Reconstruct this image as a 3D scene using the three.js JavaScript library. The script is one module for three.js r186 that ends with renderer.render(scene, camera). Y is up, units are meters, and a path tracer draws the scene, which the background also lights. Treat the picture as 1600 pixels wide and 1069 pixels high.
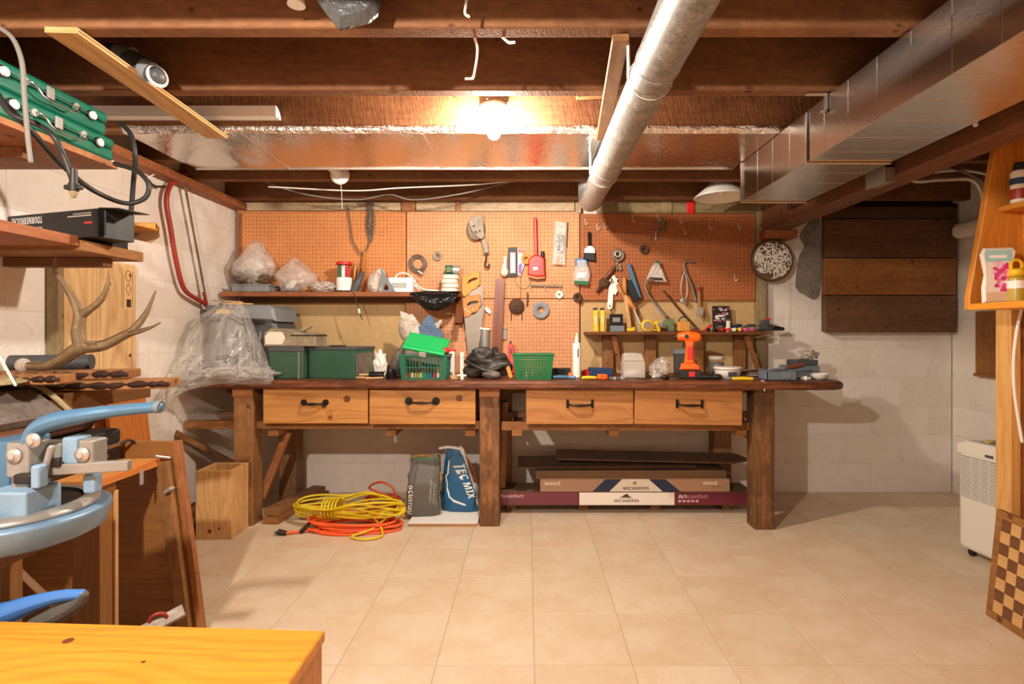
import * as THREE from 'three';
import { RoundedBoxGeometry } from 'three/addons/geometries/RoundedBoxGeometry.js';
import { mergeGeometries } from 'three/addons/utils/BufferGeometryUtils.js';
import { ImprovedNoise } from 'three/addons/math/ImprovedNoise.js';

// ---------- camera, light, exposure ----------
const scene = new THREE.Scene();
scene.background = new THREE.Color(0x000000);
const F = 850, CX = 824, CY = 518, EYE = 1.12;          // focal length in pixels of the 1600x1069 frame
const camera = new THREE.PerspectiveCamera(2 * Math.atan(534.5 / F) * 180 / Math.PI, 1600 / 1069, 0.05, 40);
camera.position.set(0, EYE, 0);
camera.setViewOffset(1600, 1069, -24, 16.5, 1600, 1069);
const renderer = new THREE.WebGLRenderer();
renderer.toneMapping = THREE.LinearToneMapping;
renderer.toneMappingExposure = 1.07;
renderer.shadowMap.enabled = true;
const LAMP = { back: 7.2, front: 13.5, color: new THREE.Color().setRGB(1, 0.88, 0.75), colorFront: new THREE.Color().setRGB(1, 0.91, 0.81) };

// ---------- helpers ----------
const V3 = THREE.Vector3;
const P = (px, py, Z) => new V3((px - CX) * Z / F, EYE - (py - CY) * Z / F, -Z);      // measured point at depth Z
const WL = (px, py, X) => P(px, py, X * F / (px - CX));                                // measured point on a plane x = X
const noise = new ImprovedNoise();
const N3 = (x, y, z) => noise.noise(x, y, z);
let seed = 7;
const rnd = () => { seed = (seed * 1664525 + 1013904223) >>> 0; return seed / 4294967296; };
const rr = (a, b) => a + (b - a) * rnd();
const hash = (x, y, s) => { let h = (x * 374761393 + y * 668265263 + s * 2147483647) | 0; h = Math.imul(h ^ (h >>> 13), 1274126177); return ((h ^ (h >>> 16)) >>> 0) / 4294967296; };
function tn(x, y, px, py, s) {           // tileable value noise
  const xi = Math.floor(x), yi = Math.floor(y), fx = x - xi, fy = y - yi;
  const u = fx * fx * (3 - 2 * fx), v = fy * fy * (3 - 2 * fy), m = (a, b) => ((a % b) + b) % b;
  const a = hash(m(xi, px), m(yi, py), s), b = hash(m(xi + 1, px), m(yi, py), s), c = hash(m(xi, px), m(yi + 1, py), s), d = hash(m(xi + 1, px), m(yi + 1, py), s);
  return a + (b - a) * u + (c - a) * v + (a - b - c + d) * u * v;
}
function makeTex(w, h, sx, sy, fn, srgb = true) {
  const d = new Uint8Array(w * h * 4);
  for (let j = 0; j < h; j++) for (let i = 0; i < w; i++) {
    const c = fn(i / w, j / h), k = (j * w + i) * 4;
    for (let q = 0; q < 3; q++) d[k + q] = Math.max(0, Math.min(255, 255 * (c.length ? c[q] : c)));
    d[k + 3] = 255;
  }
  const t = new THREE.DataTexture(d, w, h);
  t.wrapS = t.wrapT = THREE.RepeatWrapping; t.magFilter = THREE.LinearFilter; t.minFilter = THREE.LinearMipmapLinearFilter; t.generateMipmaps = true;
  if (srgb) t.colorSpace = THREE.SRGBColorSpace;
  t.repeat.set(1 / sx, 1 / sy); t.needsUpdate = true;
  return t;
}
const clamp = (x, a = 0, b = 1) => Math.max(a, Math.min(b, x));
const knots = [[.13, .3, .02], [.42, .72, .03], [.71, .18, .022], [.88, .6, .026], [.55, .42, .014]];
function grainFn(ring, fine, kn, s) {
  return (u, v) => {
    let warp = 0, kd = 0;
    if (kn) for (const [a, b, r] of knots) {
      let dx = Math.abs(u - a); dx = Math.min(dx, 1 - dx); let dy = Math.abs(v - b); dy = Math.min(dy, 1 - dy);
      const q = Math.hypot(dx * 3, dy) / r;
      if (q < 5) { warp += Math.exp(-q * q * .25) * 1.6; kd = Math.max(kd, clamp(1.35 - q) * .9); }
    }
    const w = tn(u * 4, v * 6, 4, 6, s) * 2.2 + tn(u * 9, v * 20, 9, 20, s + 1) * .5 + warp;
    let r = Math.abs(((v * 9 + w) % 1 + 1) % 1 - .3); r = clamp(1 - r * 3.2);
    const f = tn(u * 12, v * 150, 12, 150, s + 2) * .6 + tn(u * 40, v * 240, 40, 240, s + 3) * .4;
    const big = tn(u * 3, v * 3, 3, 3, s + 4);
    const k = ring * r * .5 + fine * f + .12 * big + kd;
    return [1 - k * .36, 1 - k * .47, 1 - k * .56];
  };
}
const T = {};
T.pine = makeTex(1024, 512, 1.5, .5, grainFn(.5, .28, true, 11));
T.clear = makeTex(1024, 512, 1.2, .35, grainFn(.3, .35, false, 23));
T.rough = makeTex(1024, 512, 1.3, .4, (u, v) => {
  const g = grainFn(.3, .3, true, 37)(u, v), k = tn(u * 7, v * 5, 7, 5, 91) * .2 + tn(u * 60, v * 30, 60, 30, 92) * .14;
  return [g[0] * (1 - k * .8), g[1] * (1 - k * .95), g[2] * (1 - k)];
});
T.sawn = makeTex(512, 512, .35, .35, (u, v) => tn(u * 64 + v * 12, v * 10, 64, 10, 5) * .55 + tn(u * 120, v * 120, 120, 120, 6) * .45, false);
T.worn = makeTex(1024, 512, 1.3, .4, (u, v) => {
  const g = grainFn(.5, .4, false, 53)(u, v);
  const a = clamp((tn(u * 9, v * 7, 9, 7, 61) * .6 + tn(u * 34, v * 26, 34, 26, 62) * .4 - .4) * 2.6);
  const b = clamp((tn(u * 50, v * 40, 50, 40, 63) * .6 + tn(u * 110, v * 90, 110, 90, 64) * .4 - .66) * 9);
  return [clamp(g[0] * (.72 + .28 * a) + b * .12), clamp(g[1] * (.66 + .3 * a) + b * .13), clamp(g[2] * (.62 + .3 * a) + b * .14)];
});
T.tile = makeTex(512, 512, .9, .9, (u, v) => {
  const a = tn(u * 8, v * 8, 8, 8, 71) * .5 + tn(u * 22, v * 22, 22, 22, 72) * .3 + tn(u * 70, v * 70, 70, 70, 73) * .2;
  const k = clamp((a - .32) * 2.2);
  return [.99 - k * .035, .97 - k * .07, .935 - k * .1];
});
T.plaster = makeTex(512, 512, 1.1, 1.1, (u, v) => {
  const a = tn(u * 5, v * 5, 5, 5, 81) * .5 + tn(u * 18, v * 18, 18, 18, 82) * .3 + tn(u * 90, v * 90, 90, 90, 83) * .2;
  const d = clamp((tn(u * 60, v * 40, 60, 40, 84) - .9) * 4) * .12;
  return [1 - a * .06 - d, 1 - a * .075 - d, 1 - a * .09 - d];
});
T.plasterBump = makeTex(512, 512, .6, .6, (u, v) => tn(u * 14, v * 14, 14, 14, 85) * .4 + tn(u * 46, v * 46, 46, 46, 86) * .35 + tn(u * 140, v * 140, 140, 140, 87) * .25, false);
T.speck = makeTex(512, 512, .5, .5, (u, v) => {
  const a = tn(u * 12, v * 12, 12, 12, 88) * .4 + tn(u * 50, v * 50, 50, 50, 89) * .35 + tn(u * 150, v * 150, 150, 150, 90) * .25;
  return [1 - a * .4, 1 - a * .43, 1 - a * .46];
});
T.fine = makeTex(512, 512, .8, .8, (u, v) => { const a = tn(u * 6, v * 6, 6, 6, 188) * .5 + tn(u * 40, v * 40, 40, 40, 189) * .3 + tn(u * 150, v * 150, 150, 150, 190) * .2; return [1 - a * .13, 1 - a * .15, 1 - a * .17]; });
T.galv = makeTex(512, 512, .3, .3, (u, v) => {
  const a = tn(u * 30, v * 30, 30, 30, 94), b = tn(u * 70, v * 70, 70, 70, 95), c = tn(u * 8, v * 8, 8, 8, 96);
  const k = clamp(.5 + (a * .5 + b * .5 - .5) * 1.6 + (c - .5) * .4);
  return .74 + .24 * k;
});
T.hole = makeTex(64, 64, .0254, .0254, (u, v) => Math.hypot(u - .5, v - .5) < .132 ? 0 : 1, false);
T.wrinkle = makeTex(512, 512, .3, .3, (u, v) => {
  const r = (f, s) => 1 - Math.abs(tn(u * f, v * f, f, f, s) * 2 - 1);
  return r(7, 101) * .5 + r(15, 102) * .3 + r(34, 103) * .2;
}, false);

const std = (color, o = {}) => new THREE.MeshStandardMaterial({ color, roughness: .7, ...o });
const phys = (color, o = {}) => new THREE.MeshPhysicalMaterial({ color, roughness: .7, ...o });
const wood = (color, map = T.pine, o = {}) => std(color, { map, roughness: .62, bumpMap: map, bumpScale: .0006, ...o });
const M = {
  wall: std(0xf1e9e0, { map: T.plaster, bumpMap: T.plasterBump, bumpScale: .0035, roughness: .75 }),
  patch: std(0xa9a296, { map: T.speck, bumpMap: T.plasterBump, bumpScale: .004, roughness: .9 }),
  tile: std(0xe3d3be, { map: T.tile, roughness: .42 }), tile2: std(0xdfcfb9, { map: T.tile, roughness: .45 }), grout: std(0xb9a184, { roughness: .9 }),
  joist: wood(0xa5744a, T.rough, { bumpMap: T.sawn, bumpScale: .0009, roughness: .8 }),
  joist2: wood(0x9a6a42, T.rough, { bumpMap: T.sawn, bumpScale: .0009, roughness: .8 }),
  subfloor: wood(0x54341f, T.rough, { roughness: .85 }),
  beam: wood(0x8b5c33, T.rough, { bumpMap: T.sawn, bumpScale: .003, roughness: .75 }),
  rust: wood(0xb87343, T.rough), block: wood(0xc98a54, T.rough), pale: wood(0xe0b67c, T.pine),
  drawer: wood(0xcd9350, T.pine, { roughness: .5 }), drawerOld: wood(0xbf864c, T.pine, { roughness: .6 }), rail: wood(0xb37f45, T.rough),
  leg: wood(0xb0824e, T.rough), legDark: wood(0x8d6a45, T.worn), legOld: wood(0xa67c50, T.worn), backLeg: wood(0xa57d55, T.rough),
  bench: wood(0x8a5636, T.worn, { roughness: .5, bumpScale: .0015 }),
  gold: wood(0xf2a334, T.clear, { roughness: .38 }), goldSide: wood(0xe2973a, T.clear, { roughness: .42 }),
  stud: wood(0xeebc72, T.clear), pinePanel: wood(0xefcb93, T.pine), orangeBoard: wood(0xdd8a3f, T.clear),
  cabinet: wood(0xa0703a, T.clear, { roughness: .5 }), cabinetDark: wood(0x7a5026, T.clear), deskTop: wood(0xdc9a52, T.clear, { roughness: .45 }),
  plankDark: wood(0x6e5136, T.rough), plankMid: wood(0xb1783a, T.rough), plankBrown: wood(0x856141, T.rough),
  tan: std(0xd4b27d, { map: T.fine, roughness: .8 }), cream: wood(0xe6d3ae, T.rough), olive: wood(0xb5a67c, T.rough),
  peg: std(0xdd9258, { map: T.fine, alphaMap: T.hole, alphaTest: .5, roughness: .75 }), pegMid: std(0xe6a678, { map: T.fine, alphaMap: T.hole, alphaTest: .5, roughness: .75 }), pegDark: std(0xae6636, { map: T.fine, alphaMap: T.hole, alphaTest: .5, roughness: .65 }),
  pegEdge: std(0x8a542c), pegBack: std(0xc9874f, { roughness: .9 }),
  duct: std(0xc9c4bd, { metalness: 1, roughness: .24, bumpMap: T.plasterBump, bumpScale: .0005 }),
  pan: std(0xd6d0c8, { metalness: 1, roughness: .13, bumpMap: T.plasterBump, bumpScale: .0018 }),
  seam: std(0xd9d5cf, { metalness: 1, roughness: .3 }), foil: std(0xe2dedb, { metalness: 1, roughness: .35, bumpMap: T.wrinkle, bumpScale: .008 }),
  galv: std(0xc3c3c0, { map: T.galv, metalness: .6, roughness: .4 }),
  steel: std(0xbfbdb9, { metalness: .6, roughness: .35 }), oldSteel: std(0xa39686, { metalness: .4, roughness: .55, map: T.speck }), iron: std(0x3b3633, { metalness: .6, roughness: .5 }), rusty: std(0x6b4a35, { map: T.speck, metalness: .3, roughness: .75 }),
  blackIron: std(0x1b1816, { roughness: .4, metalness: .3 }), chrome: std(0xd8d8d8, { metalness: 1, roughness: .18 }), alu: std(0xa3a19c, { metalness: .35, roughness: .42, map: T.fine }),
  white: std(0xf3efe8, { roughness: .5 }), porcelain: std(0xf1ede4, { roughness: .25 }), offwhite: std(0xe4dccb, { roughness: .6 }), dehum: std(0xe2dccd, { roughness: .45 }),
  cable: std(0xe6e0d6, { roughness: .5 }), cableGrey: std(0x77726a, { roughness: .55 }), cableBlack: std(0x23211f, { roughness: .5 }),
  black: std(0x191817, { roughness: .55 }), blackGloss: std(0x161616, { roughness: .25 }), darkGrey: std(0x4c4d4f, { roughness: .5 }), grey: std(0x83878b, { roughness: .5 }), greyBlue: std(0x6f7c86, { roughness: .5 }),
  green: std(0x14715a, { roughness: .35, map: T.fine }), greenDark: std(0x3a5c49, { map: T.fine, roughness: .5 }), greenBasket: std(0x0f6149, { roughness: .4 }), greenBasket2: std(0x12693a, { roughness: .4 }), greenLid: phys(0x14ad5c, { roughness: .35 }),
  red: std(0xd8261f, { roughness: .4 }), redOld: std(0xa8372b, { roughness: .45, map: T.fine }), orange: std(0xf06a1c, { roughness: .42 }), orangeCord: std(0xf4602a, { roughness: .45 }), yellowCord: std(0xe3c81e, { roughness: .45 }), yellow: std(0xefc52a, { roughness: .45 }),
  blue: std(0x2f74b5, { roughness: .45 }), bluePaint: std(0x5686ad, { roughness: .35, map: T.fine, metalness: .15 }), blueLight: std(0x8fb2d0, { roughness: .4, map: T.fine }), navy: std(0x1d3d63, { roughness: .6 }), blueGrip: std(0x4a83cf, { roughness: .5 }),
  leather: std(0x6c4331, { map: T.fine, roughness: .45 }), leatherBlack: std(0x2b2521, { roughness: .5 }), sawBlade: std(0xa1978c, { metalness: .35, roughness: .5, map: T.fine }), canvasGrey: std(0x857a73, { map: T.speck, roughness: .75, bumpMap: T.wrinkle, bumpScale: .002 }), beige: std(0xc3b183, { map: T.speck, roughness: .8 }),
  rubber: std(0x6f6d68, { map: T.speck, roughness: .8 }), antler: std(0xa58a63, { map: T.speck, roughness: .6, bumpMap: T.wrinkle, bumpScale: .002 }), bark: wood(0x4a2a17, T.worn, { bumpScale: .004 }), slab: wood(0xc08a55, T.rough),
  card: std(0xb58a5c, { map: T.fine, roughness: .85 }), cardDark: std(0x6a4f38, { roughness: .85 }), paper: std(0xe9e4da, { roughness: .8 }), tagWhite: std(0xf4f2ee, { roughness: .6 }),
  handleWood: wood(0xc98d4d, T.clear, { roughness: .45 }), handleDark: wood(0x7d4c2c, T.clear, { roughness: .4 }), sawYellow: wood(0xe8b04f, T.clear), sawOrange: wood(0xdf9a55, T.clear), levelWood: wood(0x8f4f32, T.clear, { roughness: .4 }),
  plastic: phys(0xfcfaf6, { transmission: .75, roughness: .25, thickness: 0, bumpMap: T.wrinkle, bumpScale: .006 }),
  plasticMilky: phys(0xfaf6f0, { transmission: .62, roughness: .38, thickness: 0, bumpMap: T.wrinkle, bumpScale: .01 }),
  film: phys(0xffffff, { transmission: 1, roughness: .1, thickness: 0, bumpMap: T.wrinkle, bumpScale: .003 }),
  clearTub: phys(0xf1eee8, { transmission: .6, roughness: .3, thickness: 0 }), glass: phys(0xffffff, { transmission: 1, roughness: .05, thickness: 0 }),
  blackBag: std(0x1d1c1c, { roughness: .28, bumpMap: T.wrinkle, bumpScale: .012 }), tarp: std(0x4a4a4a, { roughness: .35, bumpMap: T.wrinkle, bumpScale: .006 }),
  denim: std(0x6e8fb5, { map: T.speck, roughness: .9 }), cloth: std(0xe7ddd0, { map: T.speck, roughness: .9 }),
  pink: std(0xe2508f, { roughness: .5 }), purple: std(0x7a55a8, { roughness: .5 }), olivePaint: std(0x7c9271, { roughness: .5, map: T.speck }), orangeTan: std(0xd99442, { roughness: .6 }),
  laminate: wood(0x6b513a, T.rough), laminateEdge: wood(0xa78760, T.clear),
  bulb: std(0xffffff, { emissive: 0xfff0dc, emissiveIntensity: 14 }), lampGlass: std(0xf4f0e6, { roughness: .3 }),
};
const usedNames = {};
function uniq(n) { if (!(n in usedNames)) { usedNames[n] = 0; return n; } usedNames[n]++; return n + '_' + String(usedNames[n]).padStart(3, '0'); }
let uvCount = 0;
function uvBox(g, grain) {               // uv in metres, u along the grain
  if (g.userData.keepUV) return g;
  g.computeBoundingBox(); const s = new V3(); g.boundingBox.getSize(s);
  const L = [s.x, s.y, s.z]; if (grain === undefined) grain = L.indexOf(Math.max(...L));
  const p = g.attributes.position, n = g.attributes.normal, uv = new Float32Array(p.count * 2);
  uvCount++; const ou = hash(uvCount, 3, 1) * 3, ov = hash(uvCount, 5, 2) * 3;
  for (let i = 0; i < p.count; i++) {
    const a = [Math.abs(n.getX(i)), Math.abs(n.getY(i)), Math.abs(n.getZ(i))], c = [p.getX(i), p.getY(i), p.getZ(i)];
    const k = a.indexOf(Math.max(...a)); let ax = [0, 1, 2].filter(q => q !== k);
    if (ax[1] === grain) ax = [ax[1], ax[0]];
    uv[2 * i] = c[ax[0]] + ou; uv[2 * i + 1] = c[ax[1]] + ov;
  }
  g.setAttribute('uv', new THREE.BufferAttribute(uv, 2)); return g;
}
const flat = g => { const q = g.index ? g.toNonIndexed() : g; q.userData = g.userData; return q; };
function mg(...gs) { gs = gs.flat(3).filter(Boolean).map(g => { const q = flat(g); for (const k of Object.keys(q.attributes)) if (!['position', 'normal', 'uv'].includes(k)) q.deleteAttribute(k); if (!q.attributes.uv) q.setAttribute('uv', new THREE.BufferAttribute(new Float32Array(q.attributes.position.count * 2), 2)); return q; }); const r = gs.length > 1 ? mergeGeometries(gs) : gs[0]; if (gs[0].userData.keepUV) r.userData.keepUV = true; return r; }
const E = new THREE.Euler(), Q = new THREE.Quaternion(), M4 = new THREE.Matrix4();
function xf(g, p = [0, 0, 0], r = [0, 0, 0], s = [1, 1, 1]) { if (p.isVector3) p = p.toArray(); E.set(...r); Q.setFromEuler(E); M4.compose(new V3(...p), Q, new V3(...s)); g.applyMatrix4(M4); return g; }
const bx = (w, h, d, p, r, b = .002) => xf(b ? new RoundedBoxGeometry(w, h, d, 1, Math.min(b, w * .45, h * .45, d * .45)) : new THREE.BoxGeometry(w, h, d), p, r);
const bb = (x0, x1, y0, y1, z0, z1, b = .002) => bx(Math.abs(x1 - x0), Math.abs(y1 - y0), Math.abs(z1 - z0), [(x0 + x1) / 2, (y0 + y1) / 2, (z0 + z1) / 2], undefined, b);
const cy = (r1, r2, h, p, r, n = 20) => xf(new THREE.CylinderGeometry(r1, r2, h, n), p, r);
const lathe = (pts, p, r, n = 24) => xf(new THREE.LatheGeometry(pts.map(q => new THREE.Vector2(q[0], q[1])), n), p, r);
const sph = (r, p, s, n = 16) => xf(new THREE.SphereGeometry(r, n, Math.ceil(n * .75)), p, undefined, s);
const tor = (R, r, p, rot, n = 24, arc = Math.PI * 2) => xf(new THREE.TorusGeometry(R, r, 8, n, arc), p, rot);
const v3 = q => q.isVector3 ? q : new V3(...q);
function tube(pts, r, n = 40, closed = false, rs = 8) {
  const c = new THREE.CatmullRomCurve3(pts.map(v3), closed, 'centripetal');
  const g = new THREE.TubeGeometry(c, n, r, rs, closed);
  if (closed) return g;
  const a = pts.map(v3);
  return mg(g, sph(r, a[0].toArray(), undefined, 6), sph(r, a[a.length - 1].toArray(), undefined, 6));
}
function ttube(pts, radii, n = 40, rs = 10) {   // tube with changing radius
  const c = new THREE.CatmullRomCurve3(pts.map(v3), false, 'centripetal'), g = new THREE.TubeGeometry(c, n, 1, rs, false);
  const p = g.attributes.position, fr = n + 1, cen = new V3(), q = new V3();
  for (let i = 0; i < fr; i++) {
    const t = i / n, k = t * (radii.length - 1), a = Math.floor(k), r = radii[a] + ((radii[a + 1] ?? radii[a]) - radii[a]) * (k - a); c.getPointAt(t, cen);
    for (let j = 0; j <= rs; j++) { const id = i * (rs + 1) + j; q.fromBufferAttribute(p, id).sub(cen).multiplyScalar(r).add(cen); p.setXYZ(id, q.x, q.y, q.z); }
  }
  const e = pts.map(v3); g.computeVertexNormals();
  return mg(g, sph(radii[0], e[0].toArray(), undefined, 8), sph(radii[radii.length - 1], e[e.length - 1].toArray(), undefined, 8));
}
function ext(pts, d, b = .001, holes = [], curve) {   // extruded outline in xy, centred on z
  const s = new THREE.Shape(); (curve ? new THREE.SplineCurve([...pts, pts[0]].map(q => new THREE.Vector2(...q))).getPoints(curve) : pts.map(q => new THREE.Vector2(...q))).forEach((q, i) => i ? s.lineTo(q.x, q.y) : s.moveTo(q.x, q.y));
  for (const h of holes) { const k = new THREE.Path(); h.forEach((q, i) => i ? k.lineTo(...q) : k.moveTo(...q)); s.holes.push(k); }
  const g = new THREE.ExtrudeGeometry(s, { depth: Math.max(d - 2 * b, .0001), bevelEnabled: b > 0, bevelThickness: b, bevelSize: b, bevelOffset: -b, bevelSegments: 1, curveSegments: 8 });
  g.translate(0, 0, -Math.max(d - 2 * b, .0001) / 2); return g;
}
const circ = (cx, cy, r, n = 20, ry = r) => Array.from({ length: n }, (_, i) => [cx + r * Math.cos(i / n * 2 * Math.PI), cy + ry * Math.sin(i / n * 2 * Math.PI)]);
function plate(w, h, d, ch) {            // slab lying in xy with a chamfered front, 18 triangles
  const a = w / 2, b = h / 2, q = [], pt = (x, y, z) => [x, y, z];
  const o = [[-a, -b], [a, -b], [a, b], [-a, b]], i = [[-a + ch, -b + ch], [a - ch, -b + ch], [a - ch, b - ch], [-a + ch, b - ch]];
  const quad = (A, B, C, D) => q.push(...A, ...B, ...C, ...A, ...C, ...D);
  quad(...i.map(k => pt(...k, d)));
  for (let k = 0; k < 4; k++) { const m = (k + 1) % 4; quad(pt(...o[k], d - ch * .6), pt(...o[m], d - ch * .6), pt(...i[m], d), pt(...i[k], d)); quad(pt(...o[k], 0), pt(...o[m], 0), pt(...o[m], d - ch * .6), pt(...o[k], d - ch * .6)); }
  const g = new THREE.BufferGeometry(); g.setAttribute('position', new THREE.BufferAttribute(new Float32Array(q), 3)); g.computeVertexNormals(); return g;
}
function lumpy(rx, ry, rz, o = {}) {     // closed crumpled body standing on y = 0
  const { n = 48, m = 32, amp = .12, f = 3, s = 0, shape, sharp = .5 } = o;
  const g = new THREE.SphereGeometry(1, n, m), p = g.attributes.position, q = new V3();
  for (let i = 0; i < p.count; i++) {
    q.fromBufferAttribute(p, i);
    const r1 = 1 - Math.abs(N3(q.x * f + s, q.y * f + s * 2, q.z * f)) * 2, r2 = N3(q.x * f * 2.3 + s, q.y * f * 2.3, q.z * f * 2.3 + s);
    const k = 1 + amp * (sharp * (r1 - .5) * 1.6 + (1 - sharp) * N3(q.x * f, q.y * f + s, q.z * f) * 2) + amp * .4 * r2;
    let x = q.x * k, y = q.y * k, z = q.z * k;
    if (shape) [x, y, z] = shape(x, y, z);
    p.setXYZ(i, x * rx, Math.max(0, (y + 1) * ry), z * rz);
  }
  g.computeVertexNormals(); return g;
}
function sheet(nu, nv, fn) {             // thin sheet from a function (u, v) -> [x, y, z]
  const g = new THREE.PlaneGeometry(1, 1, nu, nv), p = g.attributes.position, uv = g.attributes.uv;
  for (let i = 0; i < p.count; i++) p.setXYZ(i, ...fn(uv.getX(i), uv.getY(i)));
  g.computeVertexNormals(); return g;
}
function mesh(name, geo, mat, grain) {
  const g = flat(Array.isArray(geo) ? mg(geo) : geo); uvBox(g, grain);
  const m = new THREE.Mesh(g, mat); m.name = name; m.castShadow = m.receiveShadow = true; return m;
}
function part(parent, name, geo, mat, o = {}) { const m = mesh(name, geo, mat, o.grain); if (o.p) m.position.set(...(o.p.isVector3 ? o.p.toArray() : o.p)); if (o.r) m.rotation.set(...o.r); if (o.label) m.userData.label = o.label; parent.add(m); return m; }
function tag(o, label, category, group) { o.userData.label = label; o.userData.category = category; if (group) o.userData.group = group; return o; }
function thing(name, label, category, p = [0, 0, 0], r = [0, 0, 0], group) { const g = new THREE.Group(); g.name = uniq(name); g.position.copy(v3(p)); g.rotation.set(...r); tag(g, label, category, group); scene.add(g); return g; }
function solo(name, label, category, geo, mat, p = [0, 0, 0], r = [0, 0, 0], o = {}) { const m = mesh(uniq(name), geo, mat, o.grain); m.position.copy(v3(p)); m.rotation.set(...r); tag(m, label, category, o.group); scene.add(m); return m; }
function setting(name) { const g = new THREE.Group(); g.name = name; g.userData.kind = 'structure'; scene.add(g); return g; }
function copyOf(o, label, p, r) { const c = o.clone(); c.userData = { ...o.userData, label }; c.name = uniq(o.name.replace(/_\d{3}$/, '')); c.position.copy(v3(p)); if (r) c.rotation.set(...r); scene.add(c); return c; }
function print(w, h, draw, o = {}) {     // flat print as a canvas texture, px per unit chosen by the caller
  const c = document.createElement('canvas'); c.width = w; c.height = h; const x = c.getContext('2d'); draw(x, w, h);
  const t = new THREE.CanvasTexture(c); t.colorSpace = THREE.SRGBColorSpace; return std(0xffffff, { map: t, roughness: .55, ...o });
}
function card(w, h, p, r) { const g = xf(new THREE.PlaneGeometry(w, h), p, r); g.userData.keepUV = true; return g; }
const txt = (x, s, px, py, size, col, font = 'sans-serif', weight = 'bold', align = 'left') => { x.fillStyle = col; x.font = `${weight} ${size}px ${font}`; x.textAlign = align; x.fillText(s, px, py); };

// ---------- the room ----------
const BW = 3.78, LX = -2.01, RX = 2.95, JB = 2.0, TOP = 2.25, ZN = 1.9;   // back wall depth, side walls, joist bottoms, ceiling, wall behind the camera
const BLOCKS = [plate(.399, .199, .003, .0013), plate(.399, .199, .003, .0016), plate(.399, .199, .0031, .0013)].map(g => flat(g));
BLOCKS.forEach(g => uvBox(g, 0));
const BLOCK_MATS = [M.wall, M.wall.clone()]; BLOCK_MATS[1].color.set(0xeee5da);
function blockWall(name, w, h, origin, turn, mat) {       // slab with a face of painted concrete blocks
  const g = setting(name); g.position.copy(v3(origin)); g.rotation.y = turn;
  part(g, 'mortar_bed', bb(0, w, 0, TOP, -.12, 0, 0), M.wall);
  for (let j = 0; j * .2 < h - .05; j++) for (let x = (j % 2) ? -.2 : 0; x < w; x += .4) {
    const x0 = Math.max(0, x), x1 = Math.min(w, x + .4); if (x1 - x0 < .05) continue;
    const m = new THREE.Mesh(BLOCKS[Math.floor(rnd() * 3)], BLOCK_MATS[Math.floor(rnd() * 2)]); m.name = 'block';
    m.scale.x = (x1 - x0 - .001) / .399; m.position.set((x0 + x1) / 2, j * .2 + .1, rr(-.0006, 0)); m.castShadow = m.receiveShadow = true; g.add(m);
  }
  return g;
}
blockWall('wall_back', RX - LX, 2.0, [LX, 0, -BW - .004], 0);
blockWall('wall_left', BW + ZN, 2.0, [LX - .004, 0, ZN], Math.PI / 2);
blockWall('wall_right', BW + ZN, 2.0, [RX + .004, 0, -BW], -Math.PI / 2);
{
  const g = setting('wall_front'); part(g, 'panel', bb(LX, RX, 0, TOP, ZN, ZN + .1, 0), M.wall);
}
{ // floor of square tiles
  const g = setting('floor'), t = .33; part(g, 'grout_bed', bb(LX - .1, RX + .1, -.1, -.0015, -BW - .1, ZN + .1, 0), M.grout);
  const gs = [0, 1, 2, 3].map(() => { const q = flat(plate(t - .003, t - .003, .006, .0015)); q.rotateX(-Math.PI / 2); q.translate(0, -.006, 0); return uvBox(q, 0); });
  const x0 = .024 - 7 * t, z0 = -1.827 - 6 * t;
  for (let i = 0; i < 16; i++) for (let j = 0; j < 18; j++) {
    const cx = x0 + (i + .5) * t, cz = z0 + (j + .5) * t; if (cx > RX + .1 || cx < LX - .1 || cz > ZN || cz < -BW - .1) continue;
    const m = new THREE.Mesh(gs[(i * 7 + j * 3) % 4], rnd() < .5 ? M.tile : M.tile2); m.name = 'floor_tile'; m.position.set(cx, rr(-.0006, 0), cz); m.rotation.y = 0; m.castShadow = m.receiveShadow = true; g.add(m);
  }
}
{ // ceiling: joists with boards above
  const g = setting('ceiling');
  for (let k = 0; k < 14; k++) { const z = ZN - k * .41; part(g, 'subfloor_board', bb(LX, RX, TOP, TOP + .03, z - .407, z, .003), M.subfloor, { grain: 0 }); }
  const fronts = [-1.3, -.89, -.48, -.05, .36, .77, 1.175, 1.578, 1.985, 2.39, 2.80, 3.15, 3.62];
  fronts.forEach((z, i) => part(g, 'joist', bb(LX - .02, RX, JB, TOP, -z - .052, -z, .004), i % 2 ? M.joist : M.joist2, { grain: 0 }));
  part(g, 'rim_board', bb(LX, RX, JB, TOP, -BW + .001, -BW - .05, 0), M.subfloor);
  part(g, 'sill_plate', bb(LX, LX + .09, JB - .05, JB - .005, -BW, ZN, .003), M.rust, { grain: 2 });
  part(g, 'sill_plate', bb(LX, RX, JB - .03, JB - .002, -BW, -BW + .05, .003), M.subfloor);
  // built-up beam of three plies running to the back wall
  for (let k = 0; k < 3; k++) part(g, 'beam_ply', bb(1.6 + k * .053, 1.652 + k * .053, 1.8 + (k ? .001 * k : 0), 1.998, -BW, ZN, .003), M.beam, { grain: 2 });
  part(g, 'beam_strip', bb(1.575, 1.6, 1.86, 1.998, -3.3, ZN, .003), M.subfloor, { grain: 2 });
  part(g, 'beam_pad', bb(1.58, 1.80, 1.745, 1.8, -BW, -3.62, .006), M.rust);
}
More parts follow.
